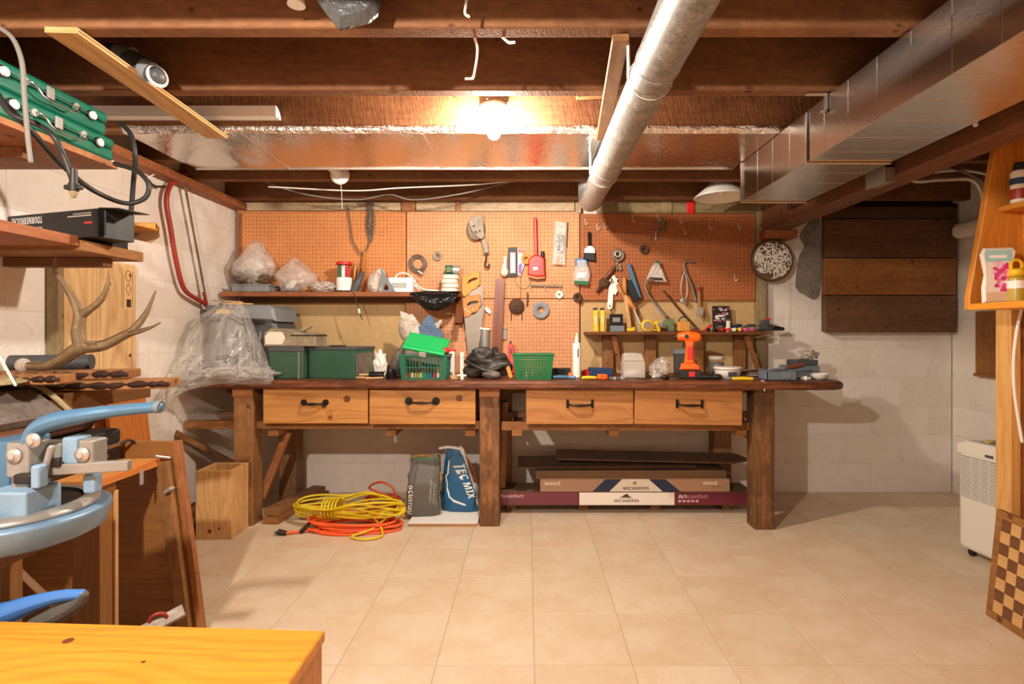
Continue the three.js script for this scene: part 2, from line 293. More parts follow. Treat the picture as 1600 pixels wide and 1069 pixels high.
// stud partition on the right
{
  const g = setting('wall_partition');
  for (const [x, z, m] of [[2.0, 2.25, M.stud], [2.0, 1.7, M.stud], [2.0, 1.2, M.stud], [2.0, .6, M.stud]]) part(g, 'stud', bb(x, x + .042, 0, JB, -z - .075, -z, .003), m, { grain: 1 });
  part(g, 'stud', bb(2.043, 2.088, 0, JB, -2.33, -2.26, .003), M.block, { grain: 1 });
  part(g, 'panel', bb(2.09, 2.11, 0, JB, -2.2, ZN, 0), M.stud, { grain: 1 });
  part(g, 'nailer', bb(2.043, 2.09, 1.02, 1.1, -2.235, -2.2, .003), M.stud);
}
// ---------- lamps ----------
function bulbLamp(label, x, y, z, intensity, col) {
  const g = thing('bulb_lamp', label, 'lamp', [x, y, z]);
  part(g, 'junction_box', mg(bx(.1, .05, .1, [0, .125, 0], [0, .4, 0], .004), bx(.06, .1, .04, [0, .18, 0])), M.oldSteel);
  part(g, 'socket', lathe([[0, .1], [.058, .1], [.06, .09], [.05, .075], [.032, .07], [.028, .05], [0, .05]]), M.porcelain);
  part(g, 'bulb', lathe([[0, -.048], [.012, -.046], [.024, -.036], [.0305, -.02], [.031, -.005], [.026, .018], [.016, .036], [.014, .05], [0, .05]]), M.bulb);
  const l = new THREE.PointLight(col, intensity, 0, 2); l.position.set(0, -.012, 0); l.castShadow = true; l.shadow.radius = 1.6; l.shadow.mapSize.set(2048, 2048); l.shadow.bias = -.002; g.add(l); return g;
}
bulbLamp('lit bare bulb in white socket under the joists', -.143, 1.985, -2.32, LAMP.back, LAMP.color);
bulbLamp('lit bare bulb in white socket behind the viewpoint', -.85, 1.95, -.2, LAMP.front, LAMP.colorFront);

// ---------- ducts and things under the ceiling ----------
const zoomAt = (ox, oy, s) => (x, y) => [ox + x / s, oy + y / s];
const ol = (pts, cx, cy, Z) => pts.map(([x, y]) => [(x - cx) * Z / F, -(y - cy) * Z / F]);      // measured outline to metres about (cx, cy)
const SX = (px, Z) => (px - CX) * Z / F, SY = (py, Z) => EYE - (py - CY) * Z / F;
{ // sheet-metal pan closing a joist bay
  const g = thing('joist_pan_duct', 'flat shiny sheet-metal pan duct nailed across the underside of the joists', 'duct');
  const xs = [-1.78, -1.27, -.46, .33, 1.105];
  for (let k = 0; k < 4; k++) {
    const a = xs[k], b = xs[k + 1];
    part(g, 'metal_panel', sheet(30, 8, (u, v) => { const x = a + (b - a) * u, z = -2.40 - .52 * v; return [x, JB - .006 + (k ? .0022 : .009) * N3(x * (k ? 3 : 7), z * 4, k) - .002 * Math.sin(Math.PI * v), z]; }), M.pan);
    if (k) part(g, 'seam', bx(.012, .004, .525, [a, JB - .008, -2.66], [0, k === 1 ? .03 : -.02, 0], .001), M.seam);
  }
  part(g, 'foil_tape', sheet(160, 5, (u, v) => { const x = -1.78 + 2.89 * u, w = .004 * N3(x * 14, v * 3, 1) + .002 * N3(x * 50, 0, 2); return [x, JB + .022 - .03 * v + w, -2.385 + .003 * v + w - .016 * v * v]; }), M.foil);
  part(g, 'return_lip', bb(-1.78, 1.105, JB - .012, JB - .003, -2.925, -2.915, .001), M.seam);
}
{ // rectangular trunk
  const g = thing('rectangular_trunk_duct', 'large rectangular sheet-metal trunk duct running along the beam', 'duct');
  const z = [-2.81, -2.62, -2.46, -2.30, -2.16, -2.03, -1.88, -1.725, -1.572, -1.42, -1.27, -1.1, -.9, -.7, -.4, 0, .5, 1.2];
  for (let k = 0; k < z.length - 1; k++) part(g, 'duct_section', bb(1.108, 1.44, 1.79, 1.993, z[k] + .0006, z[k + 1] - .0006, .0022), M.duct);
  for (const q of [-2.155, -.9]) part(g, 'drive_cleat', mg(bb(1.1, 1.106, 1.79, 1.985, q - .009, q + .009, .002), bb(1.105, 1.44, 1.782, 1.789, q - .005, q + .005, .002)), M.seam);
  part(g, 'end_flange', mg(bb(1.1, 1.107, 1.79, 1.99, -2.815, -2.80, .001), bb(1.1, 1.44, 1.783, 1.789, -2.815, -2.80, .001)), M.seam);
  part(g, 'hanger_strap', mg(bb(1.03, 1.12, 1.994, 1.998, -2.02, -1.995, 0), bb(1.1, 1.105, 1.93, 1.998, -2.02, -2.0, .0005), bb(1.085, 1.105, 1.93, 1.936, -2.02, -2.0, .0005)), M.seam);
}
{ // round pipe
  const g = thing('round_pipe_duct', 'long round galvanised steel pipe hung below the joists', 'duct');
  const X = .369, Y = 1.88, seg = [[-3.13, -2.5, .0622], [-2.52, -1.53, .0635], [-1.55, -.4, .0648], [-.42, 1.3, .0655]];
  for (const [a, b, r] of seg) part(g, 'pipe_section', xf(new THREE.CylinderGeometry(r, r, b - a, 40, 1, true), [X, Y, (a + b) / 2], [Math.PI / 2, 0, 0]), M.galv, { grain: 2 });
  for (const q of [-2.5, -1.53, -.4]) part(g, 'joint_ring', tor(.0652, .0018, [X, Y, q], undefined, 40), M.galv);
  part(g, 'elbow', tube([[X, Y, -3.1], [X, Y, -3.16], [X, Y + .02, -3.23], [X, Y + .07, -3.275], [X, Y + .16, -3.285], [X, Y + .36, -3.285]], .0632, 40, false, 28), M.galv);
  for (const [q, s] of [[-1.63, .0665], [-2.62, .0655]]) part(g, 'strap', mg(tor(s, .0012, [X, Y, q], undefined, 36), tube([[X - s, Y, q], [X - s, Y + .06, q], [X - s - .006, JB - .004, q], [X - s - .04, JB - .003, q]], .005, 14, false, 4)), M.cable);
}
{ // strapping and blocks under the joists
  const a = P(965, 64, 1.62), b = P(938, 200, 2.42);
  solo('wood_strapping', 'short rough wood strip nailed under joists left of the round pipe', 'wood strip', mg(bx(.05, .022, .84, [0, 0, 0], undefined, .003)), M.leg, [(a.x + b.x) / 2 + .008, JB - .013, (a.z + b.z) / 2], [0, Math.atan2(a.x - b.x, a.z - b.z) , 0]);
  solo('tongue_groove_board', 'pale tongue and groove board lying under joists at upper left', 'board', mg(bx(.092, .018, .86, [0, 0, 0], undefined, .002), bx(.006, .006, .86, [.049, .001, 0], undefined, .001)), M.pale, [-1.36, JB - .014, -1.99], [0, .05, 0], { grain: 2 });
  solo('trim_moulding', 'white quarter-round trim moulding lying along the joist', 'moulding', ext([[0, 0], [.048, 0], [.046, .012], [.034, .03], [.014, .044], [0, .046]], 1.2, .001).rotateY(Math.PI / 2), M.white, [-1.68, JB + .045, -2.338], undefined, { grain: 0 });
  for (const [px, py, Z, h, lab] of [[922, 148, 2.36, .03, 'small splintered wood scrap nailed to joist beside the strapping']]) solo('wood_scrap', lab, 'wood scrap', bx(.12, h, .03, [0, 0, 0], [0, 0, .06], .004), M.block, P(px, py, Z));
  const p = thing('waste_pipe_elbow', 'grey plastic pipe elbow poking out between the joists', 'pipe', P(215, 100, 1.86));
  part(p, 'pipe', tube([[-.16, .05, -.02], [-.07, .035, 0], [.0, .005, .01], [.045, -.028, .02], [.085, -.055, .03]], .03, 26, false, 16), M.darkGrey);
  part(p, 'collar', cy(.036, .036, .05, [-.04, .025, 0], [0, 0, 1.3]), M.grey); part(p, 'collar', cy(.035, .035, .03, [.05, -.033, .02], [0, 0, 1.0]), M.grey);
  part(p, 'rim', tor(.03, .006, [.088, -.057, .03], [0, 1.1, -.4]), M.cable);
}
solo('plastic_wrap', 'dark grey plastic wrap hanging down from the ceiling', 'plastic sheet', ext([[-.12, .2], [.09, .2], [.088, .02], [.08, -.005], [.055, -.028], [-.022, -.052], [-.055, -.015], [-.11, .06]], .05, .02), M.tarp, P(544, 18, 1.5), [0, .1, 0]);
solo('porcelain_knob', 'small white porcelain knob beside the hanging plastic wrap', 'insulator', mg(cy(.02, .024, .03, [0, 0, 0]), cy(.014, .014, .1, [0, .05, 0])), M.porcelain, P(463, 0, 1.5));
{
  const g = thing('pull_chain_lamp', 'unlit white porcelain lampholder with pull chain on far joist', 'lamp', P(532, 274, 3.14));
  part(g, 'base', lathe([[0, 0], [.055, 0], [.055, .012], [.04, .025], [0, .025]], [0, 0, .0], [Math.PI / 2, 0, 0]), M.porcelain);
  part(g, 'socket', cy(.026, .03, .07, [-.02, .022, .045], [1.2, 0, .5]), M.porcelain);
  part(g, 'pull_chain', tube([[.012, -.02, .045], [.016, -.1, .03], [.017, -.2, .02]], .0014, 12, false, 5), M.steel);
}
{
  const g = thing('shade_lamp', 'unlit ceiling lamp with wide white glass shade behind the trunk duct', 'lamp', [SX(1132, 3.3), 1.945, -3.36]);
  part(g, 'mount', mg(lathe([[0, .22], [.06, .22], [.062, .19], [.045, .165], [.03, .12], [0, .12]]), cy(.012, .012, .1, [0, .265, 0])), M.porcelain);
  part(g, 'shade', lathe([[.028, .125], [.04, .115], [.05, .1], [.155, .012], [.162, 0], [.158, 0], [.046, .092], [.028, .11]], undefined, undefined, 40), M.lampGlass);
  part(g, 'bulb', lathe([[0, .005], [.02, .012], [.03, .035], [.024, .06], [.014, .085], [.014, .12], [0, .12]]), M.porcelain);
}
{ // loose cables
  const c = (label, pts, r, m, n = 60) => solo('cable', label, 'cable', tube(pts, r, n, false, 6), m);
  c('grey cable drooping along the top of the pegboard wall', [P(372, 268, 3.3), P(470, 302, 3.35), P(560, 312, 3.42), P(610, 304, 3.42), P(640, 312, 3.42), P(720, 303, 3.4), P(800, 284, 3.42), P(905, 268, 3.44), P(960, 262, 3.46)], .005, M.cableGrey);
  c('thin white cable stretched below the far joist', [P(420, 292, 3.24), P(560, 298, 3.28), P(620, 294, 3.28), P(760, 287, 3.27), P(890, 271, 3.27)], .0045, M.cable);
  c('black cable crossing behind the round pipe', [P(960, 268, 3.22), P(1000, 266, 3.24), P(1080, 258, 3.24), P(1165, 252, 3.22)], .005, M.cableBlack);
  c('white cable end hanging down in front of the joist', [P(742, 60, 1.66), P(746, 75, 1.68), P(743, 105, 1.7), P(738, 122, 1.73), P(728, 123, 1.74)], .0045, M.cable, 30);
  c('white cable stub hanging at the top edge', [P(731, -12, 1.5), P(728, 8, 1.5), P(727, 22, 1.5), P(733, 26, 1.5)], .004, M.cable, 20);
  c('white looped cable tied to the near joist', [P(785, 58, 1.63), P(795, 66, 1.63), P(804, 66, 1.63)], .004, M.cable, 16);
}
{
  const g = thing('junction_box', 'small grey metal junction box fixed to the side of beam', 'junction box', [1.6, 1.80, -2.42]);
  part(g, 'box', bb(-.05, -.001, -.03, .035, -.06, .06, .004), M.oldSteel); part(g, 'cover', bb(-.056, -.05, -.034, .039, -.064, .064, .002), M.steel);
  const k = thing('staple_row_cable', 'white cable stapled along the face of the beam', 'cable');
  part(k, 'wire', tube([[1.568, 1.875, -3.0], [1.566, 1.868, -2.7], [1.57, 1.86, -2.5], [1.575, 1.835, -2.45]], .0035, 24, false, 6), M.cableGrey);
  for (const [y, z] of [[1.875, -2.95], [1.87, -2.75], [1.868, -2.6], [1.845, -1.9]]) part(k, 'staple', bx(.014, .02, .012, [1.565, y, z], undefined, .004), M.porcelain);
  solo('cable_clip', 'black clip hanging from the beam near the cabinet', 'clip', mg(cy(.005, .005, .06, [1.59, 1.84, -1.72]), bx(.02, .02, .02, [1.588, 1.81, -1.72])), M.black);
  const c = (label, pts, r, m) => solo('cable', label, 'cable', tube(pts, r, 40, false, 6), m);
  c('white conduit bending down behind the orange cabinet', [P(1405, 262, 2.9), P(1425, 282, 2.9), P(1470, 281, 2.9), P(1518, 281, 2.9), P(1530, 292, 2.9), P(1538, 325, 2.9), P(1541, 360, 2.9)], .009, M.cable);
  c('white cable running under the beam toward cabinet', [P(1450, 270, 2.8), P(1500, 266, 2.8), P(1540, 272, 2.8), P(1560, 282, 2.8)], .007, M.cable);
  c('grey cable sagging beside the beam above the plank panel', [P(1476, 262, 2.7), P(1510, 270, 2.7), P(1545, 290, 2.7), P(1556, 300, 2.7)], .006, M.cableGrey);
  const w = thing('sloping_vent_pipe', 'pale sloping vent pipe on right wall under the dark planks', 'pipe');
  part(w, 'pipe', tube([[2.885, 1.79, -3.62], [2.885, 1.80, -3.4], [2.885, 1.84, -2.7]], .055, 20, false, 18), M.offwhite);
}
// planks closing the old window opening
{
  const g = thing('plank_window_cover', 'panel of wide dark wooden planks covering the opening in back wall', 'plank panel', [0, 0, -3.69]);
  const ys = [1.97, 1.885, 1.62, 1.365, 1.11], mats = [M.plankDark, M.plankBrown, M.plankMid, M.plankBrown];
  for (let k = 0; k < 4; k++) part(g, 'plank', bb(2.015 + (k % 2) * .006, 2.91, ys[k + 1] + .003, ys[k] - .002, -.035, .003 * (k % 2), .004), mats[k], { grain: 0 });
  for (const x of [2.06, 2.86]) part(g, 'batten', bb(x - .02, x + .03, 1.12, 1.96, -.085, -.036), M.plankDark, { grain: 1 });
  solo('mortar_patch', 'rough grey bare mortar patch beside the plank panel', 'mortar patch', ext([[0, .05], [.02, .24], [.06, .33], [.03, .4], [.09, .5], [.13, .53], [.17, .52], [.17, 0], [.05, 0]], .006, .002, [], 60), M.patch, [1.86, 1.38, -BW + .002], undefined);
}

// ---------- workbench ----------
{
  const g = thing('workbench', 'long old wooden workbench with four drawers against the pegboard wall', 'workbench');
  const top = ext([[-1.985, 3.09], [1.60, 2.995], [1.70, 3.0], [1.765, 3.04], [1.79, 3.12], [1.785, 3.4], [1.72, 3.70], [-1.985, 3.70]], .045, .012); top.rotateX(-Math.PI / 2);
  part(g, 'tabletop', top, M.bench, { p: [0, .8175, 0], grain: 0 });
  const leg = (x, z, m, h = .795, w = .115) => part(g, 'leg', bb(x - w / 2, x + w / 2, 0, h, -z - w, -z, .006), m, { grain: 1 });
  leg(SX(380, 3.13), 3.13, M.leg); leg(SX(765, 3.13), 3.12, M.legOld); leg(SX(1195, 3.07), 3.07, M.legDark);
  for (const x of [-1.61, -.2, 1.24]) leg(x + .04, 3.56, M.backLeg);
  part(g, 'leg_cap', bx(.117, .05, .012, [SX(380, 3.13), .77, -3.126], undefined, .002), M.block);
  part(g, 'leg_cap', bx(.117, .05, .012, [SX(765, 3.13), .77, -3.116], undefined, .002), M.block);
  part(g, 'rail', bb(-2.0, -.27, .55, .598, -3.22, -3.17, .004), M.rail, { grain: 0 });
  part(g, 'rail', bb(-.15, 1.33, .545, .594, -3.20, -3.15, .004), M.rail, { grain: 0 });
  part(g, 'rail', bb(-2.0, 1.5, .56, .6, -3.56, -3.52, .004), M.backLeg, { grain: 0 });
  part(g, 'apron', bb(-1.95, 1.5, .72, .794, -3.56, -3.52, .004), M.backLeg, { grain: 0 });
  for (const x of [-1.47, -.79, -.33, -.06, .5, 1.24]) part(g, 'runner', bb(x - .03, x + .03, .515, .549, -3.6, -3.14, .004), M.rail, { grain: 2 });
  const stick = (a, b, w, d, m) => { a = v3(a); b = v3(b); const L = a.distanceTo(b), q = part(g, 'brace', bx(w, L, d, undefined, undefined, .003), m, { grain: 1 }); q.position.copy(a).add(b).multiplyScalar(.5); q.quaternion.setFromUnitVectors(new V3(0, 1, 0), b.clone().sub(a).normalize()); };
  stick([-1.44, .52, -3.28], [-1.60, .12, -3.28], .045, .03, M.block);
  stick([-.14, .7, -3.3], [-.16, .15, -3.4], .035, .05, M.leg);
  stick([1.18, .75, -3.2], [1.30, .5, -3.2], .04, .03, M.backLeg);
  stick([-2.0, .54, -3.1], [-1.85, .25, -3.5], .05, .03, M.leg);
  // drawers
  const dr = [[411, 575, 607, 662, 492, 629, 0, M.drawer], [577, 743, 609, 663, 660, 627, 1, M.drawer], [822, 990, 609, 663, 906, 631, 2, M.drawerOld], [992, 1160, 609, 664, 1077, 631, 3, M.drawerOld]];
  dr.forEach(([a, b, y0, y1, hx, hy, k, m]) => {
    const Z = [3.11, 3.10, 3.08, 3.06][k], d = new THREE.Group(); d.name = 'drawer'; g.add(d); d.position.set(SX((a + b) / 2, Z), SY((y0 + y1) / 2, Z), -Z); if (k === 3) d.rotation.z = -.012;
    const w = (b - a) * Z / F, h = (y1 - y0) * Z / F;
    part(d, 'front', bb(-w / 2, w / 2, -h / 2, h / 2, -.02, 0, .003), m, { grain: 0 });
    part(d, 'box', mg(bb(-w / 2 + .02, -w / 2 + .035, -h / 2 + .01, h / 2 - .03, -.42, -.02, 0), bb(w / 2 - .035, w / 2 - .02, -h / 2 + .01, h / 2 - .03, -.42, -.02, 0), bb(-w / 2 + .02, w / 2 - .02, -h / 2 + .01, -h / 2 + .02, -.42, -.02, 0), bb(-w / 2 + .02, w / 2 - .02, -h / 2 + .01, h / 2 - .03, -.43, -.42, 0)), M.rail, { grain: 2 });
    const x = SX(hx, Z) - d.position.x, y = SY(hy, Z) - d.position.y, big = k === 1 ? 1.25 : 1;
    const ends = k < 2 ? [-1, 1].map(s => mg(cy(.017 * big, .019 * big, .008, [x + s * .062 * big, y, .004], [Math.PI / 2, 0, 0], 10), cy(.007, .009, .012, [x + s * .062 * big, y, .012], [Math.PI / 2, 0, 0], 8))) : [-1, 1].map(s => mg(bx(.014, .048, .008, [x + s * .07, y, .004]), cy(.005, .005, .006, [x + s * .07, y + .016, .009], [Math.PI / 2, 0, 0], 8), cy(.005, .005, .006, [x + s * .07, y - .016, .009], [Math.PI / 2, 0, 0], 8)));
    const L = k < 2 ? .062 * big : .07;
    part(d, 'handle', mg(ends, ttube([[x - L, y, .008], [x - L * .75, y - .004, .03], [x, y - .006, .036], [x + L * .75, y - .004, .03], [x + L, y, .008]], [.006, .006, .009, .006, .006], 20, 8)), M.blackIron);
    for (const [kx, ky, r] of [[[.05, .0, .015], [.18, .04, .02]], [[.21, .05, .02]], [], []][k] || []) part(d, 'knot', cy(r, r, .0012, [kx, ky, .0002], [Math.PI / 2, 0, 0], 14), M.handleDark);
  });
}

// ---------- pegboard wall ----------
const PZ = 3.72, B = (px, py, off = .012) => P(px, py, PZ - off);
const z5 = zoomAt(300, 300, 3.96), z6 = zoomAt(600, 300, 4.549), z7 = zoomAt(880, 300, 4.276), z8 = zoomAt(600, 470, 5.333), z9 = zoomAt(850, 470, 3.265);
function board(name, label, px0, px1, py0, py1, mat) {
  const a = P(px0, py0, PZ), b = P(px1, py1, PZ), g = thing(name, label, 'pegboard', [0, 0, -PZ]);
  const face = new THREE.PlaneGeometry(b.x - a.x, a.y - b.y); face.translate((a.x + b.x) / 2, (a.y + b.y) / 2, 0);
  part(g, 'perforated_face', face, mat);
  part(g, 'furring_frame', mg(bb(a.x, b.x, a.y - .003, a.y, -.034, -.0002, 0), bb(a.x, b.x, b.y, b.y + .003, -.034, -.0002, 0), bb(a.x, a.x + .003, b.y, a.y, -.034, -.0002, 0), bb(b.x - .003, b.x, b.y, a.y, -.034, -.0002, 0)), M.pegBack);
}
board('pegboard_panel', 'orange-brown pegboard panel at left above the long shelf', 378, 634, 330, 470, M.peg);
board('pegboard_panel', 'pale pegboard panel behind the pulley and red dustpan', 636, 905, 331, 466, M.pegMid);
board('pegboard_panel', 'pale lower pegboard panel behind the handsaws and wooden level', 634, 905, 467.5, 584, M.pegMid);
board('pegboard_panel', 'dark brown pegboard panel at right holding brush and clamp', 907, 1180, 334, 469, M.pegDark);
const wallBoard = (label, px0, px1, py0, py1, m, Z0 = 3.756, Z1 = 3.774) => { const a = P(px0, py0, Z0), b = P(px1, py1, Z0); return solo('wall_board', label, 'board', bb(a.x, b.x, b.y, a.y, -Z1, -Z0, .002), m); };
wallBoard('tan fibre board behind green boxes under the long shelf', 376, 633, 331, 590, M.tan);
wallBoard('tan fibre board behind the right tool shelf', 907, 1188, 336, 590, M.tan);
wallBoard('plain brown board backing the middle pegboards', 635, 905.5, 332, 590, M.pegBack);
{ // top plates and stud ends over the boards
  const strip = (label, px0, px1, py0, py1, m, Z0 = 3.725) => { const a = P(px0, py0, Z0), b = P(px1, py1, Z0); solo('wood_strip', label, 'wood strip', bb(a.x, b.x, b.y, a.y, Z0 === 3.725 ? -3.736 : -3.7245, -Z0, .003), m); };
  strip('cream painted strip above the left orange pegboard', 381, 626, 315, 329, M.cream);
  strip('cream painted strip above the pale middle pegboard', 650, 898, 313, 330, M.cream);
  strip('weathered olive strip above the dark brown pegboard', 932, 1184, 310, 333, M.olive);
  strip('orange stud end at the left corner of the pegboards', 370, 380, 311, 335, M.block, 3.715);
  strip('wide orange stud end over the seam of two pegboards', 627, 649, 312, 331, M.block, 3.715);
  strip('narrow orange stud end above the hanging pulley', 711, 720, 307, 331, M.block, 3.71);
  strip('pale stud end left of the round pipe', 899, 908, 311, 333, M.cream, 3.715);
  strip('olive double stud end above the dark brown pegboard', 1034, 1050, 306, 333, M.olive, 3.715);
  strip('small red painted block above the dark brown pegboard', 1074, 1085, 314, 334, M.red, 3.71);
  const a = P(1182, 318, 3.715), b = P(1197, 583, 3.715); solo('corner_post', 'grey-brown upright post at right end of the dark pegboard', 'post', bb(a.x, b.x, b.y, a.y, -3.776, -3.715, .003), M.olive);
  const c = P(371, 336, 3.715), d = P(378, 455, 3.715); solo('corner_post', 'thin orange upright batten at left end of orange pegboard', 'post', bb(c.x, d.x, d.y, c.y, -3.776, -3.715, .002), M.rust);
}
// long left shelf and short right shelf
const LS = 1.377, RS = 1.118;                 // shelf top heights
{
  const g = thing('long_wall_shelf', 'long orange-brown wooden shelf across the left pegboard', 'shelf');
  part(g, 'board', bb(-1.99, -.44, LS - .03, LS, -3.715, -3.52, .003), M.rust, { grain: 0 });
  part(g, 'bracket', bb(-.475, -.435, 1.18, LS - .03, -3.7, -3.66, .003), M.rust, { grain: 1 });
  part(g, 'bracket_arm', bx(.035, .22, .03, [-.455, 1.26, -3.6], [-.6, 0, 0]), M.handleDark, { grain: 1 });
  part(g, 'cleat', bb(-1.95, -.48, LS - .06, LS - .031, -3.715, -3.69, .002), M.cabinetDark, { grain: 0 });
  const r = thing('tool_shelf', 'short brown wooden shelf crowded with hand tools at right', 'shelf');
  part(r, 'board', bb(SX(916, 3.56), SX(1196, 3.56), RS - .02, RS, -3.735, -3.54, .003), M.handleDark, { grain: 0 });
  for (const x of [952, 1019, 1094, 1160]) part(r, 'upright', bb(SX(x - 9, 3.66), SX(x + 8, 3.66), .842, RS - .021, -3.735, -3.69, .003), M.rail, { grain: 1 });
  for (const [x, dx] of [[962, 8], [1168, 18]]) { const a = new V3(SX(x - 4, 3.62), RS - .025, -3.6), b = new V3(SX(x + dx, 3.66), .86, -3.67), L = a.distanceTo(b), q = part(r, 'brace', bx(.03, L, .02, undefined, undefined, .002), M.block, { grain: 1 }); q.position.copy(a).add(b).multiplyScalar(.5); q.quaternion.setFromUnitVectors(new V3(0, 1, 0), a.clone().sub(b).normalize()); }
}
// outlines measured on the boards become solid things
function flatThing(name, label, cat, pts, mat, d, off = .008, o = {}) {
  const xs = pts.map(q => q[0]), ys = pts.map(q => q[1]), cx = (Math.min(...xs) + Math.max(...xs)) / 2, cyy = (Math.min(...ys) + Math.max(...ys)) / 2, Z = PZ - off - d / 2;
  return solo(name, label, cat, ext(ol(pts, cx, cyy, Z), d, o.b ?? Math.min(.002, d * .3), (o.holes || []).map(h => ol(h, cx, cyy, Z)), o.curve), mat, P(cx, cyy, Z), o.r || [0, 0, 0], o);
}
function flatPart(g, name, pts, mat, d, off = .008, o = {}) {      // g stands at the world origin
  const xs = pts.map(q => q[0]), ys = pts.map(q => q[1]), cx = (Math.min(...xs) + Math.max(...xs)) / 2, cyy = (Math.min(...ys) + Math.max(...ys)) / 2, Z = (o.Z || PZ) - off - d / 2;
  return part(g, name, ext(ol(pts, cx, cyy, Z), d, o.b ?? Math.min(.002, d * .3), (o.holes || []).map(h => ol(h, cx, cyy, Z)), o.curve), mat, { p: P(cx, cyy, Z), grain: o.grain });
}
const zz = (f, arr) => arr.map(q => f(...q));
{ // pulley block with hook
  const g = thing('pulley_block', 'old steel double pulley block with hook hanging on pegboard', 'pulley'), [cx, cyy] = z6(655, 265), c = B(cx, cyy, .04);
  part(g, 'sheave', xf(lathe([[0, -.016], [.016, -.016], [.05, -.018], [.06, -.02], [.06, -.012], [.048, 0], [.06, .012], [.06, .02], [.05, .018], [.016, .016], [0, .016]], undefined, undefined, 28), c, [Math.PI / 2, 0, .2], [1, 1, 1.25]), M.oldSteel);
  flatPart(g, 'cheek', zz(z6, [[610, 180], [640, 175], [700, 160], [706, 240], [712, 310], [690, 335], [640, 300], [605, 230]]), M.oldSteel, .008, .062, { holes: [circ(...z6(640, 245), 2.6, 12), circ(...z6(655, 290), 3, 12), circ(...z6(680, 280), 2.6, 12)], curve: 40 });
  flatPart(g, 'shank', zz(z6, [[690, 330], [715, 320], [738, 380], [745, 430], [715, 435], [703, 400]]), M.oldSteel, .016, .03);
  part(g, 'hook', tube([B(...z6(728, 430), .04), B(...z6(726, 475), .04), B(...z6(717, 515), .04), B(...z6(726, 535), .04), B(...z6(742, 530), .04), B(...z6(748, 515), .04)], .006, 30), M.iron);
  part(g, 'eye', tor(.015, .005, B(...z6(725, 425), .04)), M.oldSteel);
}
{ // two handsaws
  const s1 = thing('hand_saw', 'upper handsaw with yellow wooden handle', 'handsaw');
  flatPart(s1, 'handle', zz(z6, [[553, 595], [590, 600], [632, 580], [678, 562], [682, 655], [655, 690], [625, 700], [600, 735], [562, 748], [552, 700]]), M.sawYellow, .022, .022, { holes: [zz(z6, [[587, 655], [600, 625], [640, 605], [672, 606], [666, 630], [630, 640], [605, 662]])], b: .004 });
  flatPart(s1, 'blade', zz(z6, [[610, 700], [700, 665], [704, 760], [680, 1020], [575, 1040], [575, 740]]), M.sawBlade, .0015, .031, { b: 0 });
  const s2 = thing('hand_saw', 'lower handsaw with orange wooden handle and worn blade', 'handsaw');
  flatPart(s2, 'handle', zz(z6, [[555, 755], [612, 738], [680, 728], [690, 800], [668, 850], [628, 862], [602, 890], [570, 892], [562, 830]]), M.sawOrange, .022, .052, { holes: [zz(z6, [[583, 805], [606, 778], [656, 768], [682, 780], [662, 803], [612, 815]])], b: .004 });
  flatPart(s2, 'blade', zz(z8, [[668, 130], [690, 128], [760, 110], [800, 60], [838, 40], [832, 90], [785, 420], [700, 440]]), M.sawBlade, .0015, .062, { b: 0 });
  for (const [x, y] of [[680, 70], [700, 92], [740, 70]]) part(s2, 'rivet', cy(.004, .004, .028, P(...z8(x, y), PZ - .063), [Math.PI / 2, 0, 0], 8), M.chrome);
}
{ // wooden spirit level leaning on the bench
  const g = thing('spirit_level', 'long dark red wooden spirit level leaning on pegboard', 'level');
  flatPart(g, 'body', [[774.5, 436], [789, 437.5], [782.5, 585], [766, 585]], M.levelWood, .028, .032, { grain: 1 });
  flatPart(g, 'groove', zz(z8, [[938, 60], [950, 60], [940, 350], [922, 350]]), M.handleDark, .003, .0595, { b: 0 });
  part(g, 'vial', tor(.02, .004, P(...z8(924, 412), PZ - .062), undefined, 20), M.iron); part(g, 'vial_glass', cy(.019, .019, .004, P(...z8(924, 412), PZ - .0615), [Math.PI / 2, 0, 0]), M.black);
  const c = thing('metal_tube', 'shiny tin tube standing between handsaws and spirit level', 'tube', [SX(758, 3.69), .842, -3.675]);
  part(c, 'tube', cy(.034, .034, .29, [0, .145, 0]), M.alu); part(c, 'cap', bx(.07, .012, .045, [0, .296, 0], [0, 0, -.12]), M.white);
  solo('paper_tag', 'white paper tag hanging beside upper part of level', 'tag', ext(ol(zz(z8, [[838, 60], [860, 52], [897, 95], [885, 112], [845, 85]]), ...z8(865, 82), 3.69), .004, .001), M.tagWhite, B(...z8(865, 82), .02));
  solo('metal_bracket', 'small grey bracket tucked behind the wooden level', 'bracket', mg(bx(.04, .012, .02, [0, .04, 0], [0, 0, -.25]), bx(.036, .08, .004, [0, 0, 0])), M.alu, B(...z8(1002, 275), .012));
}
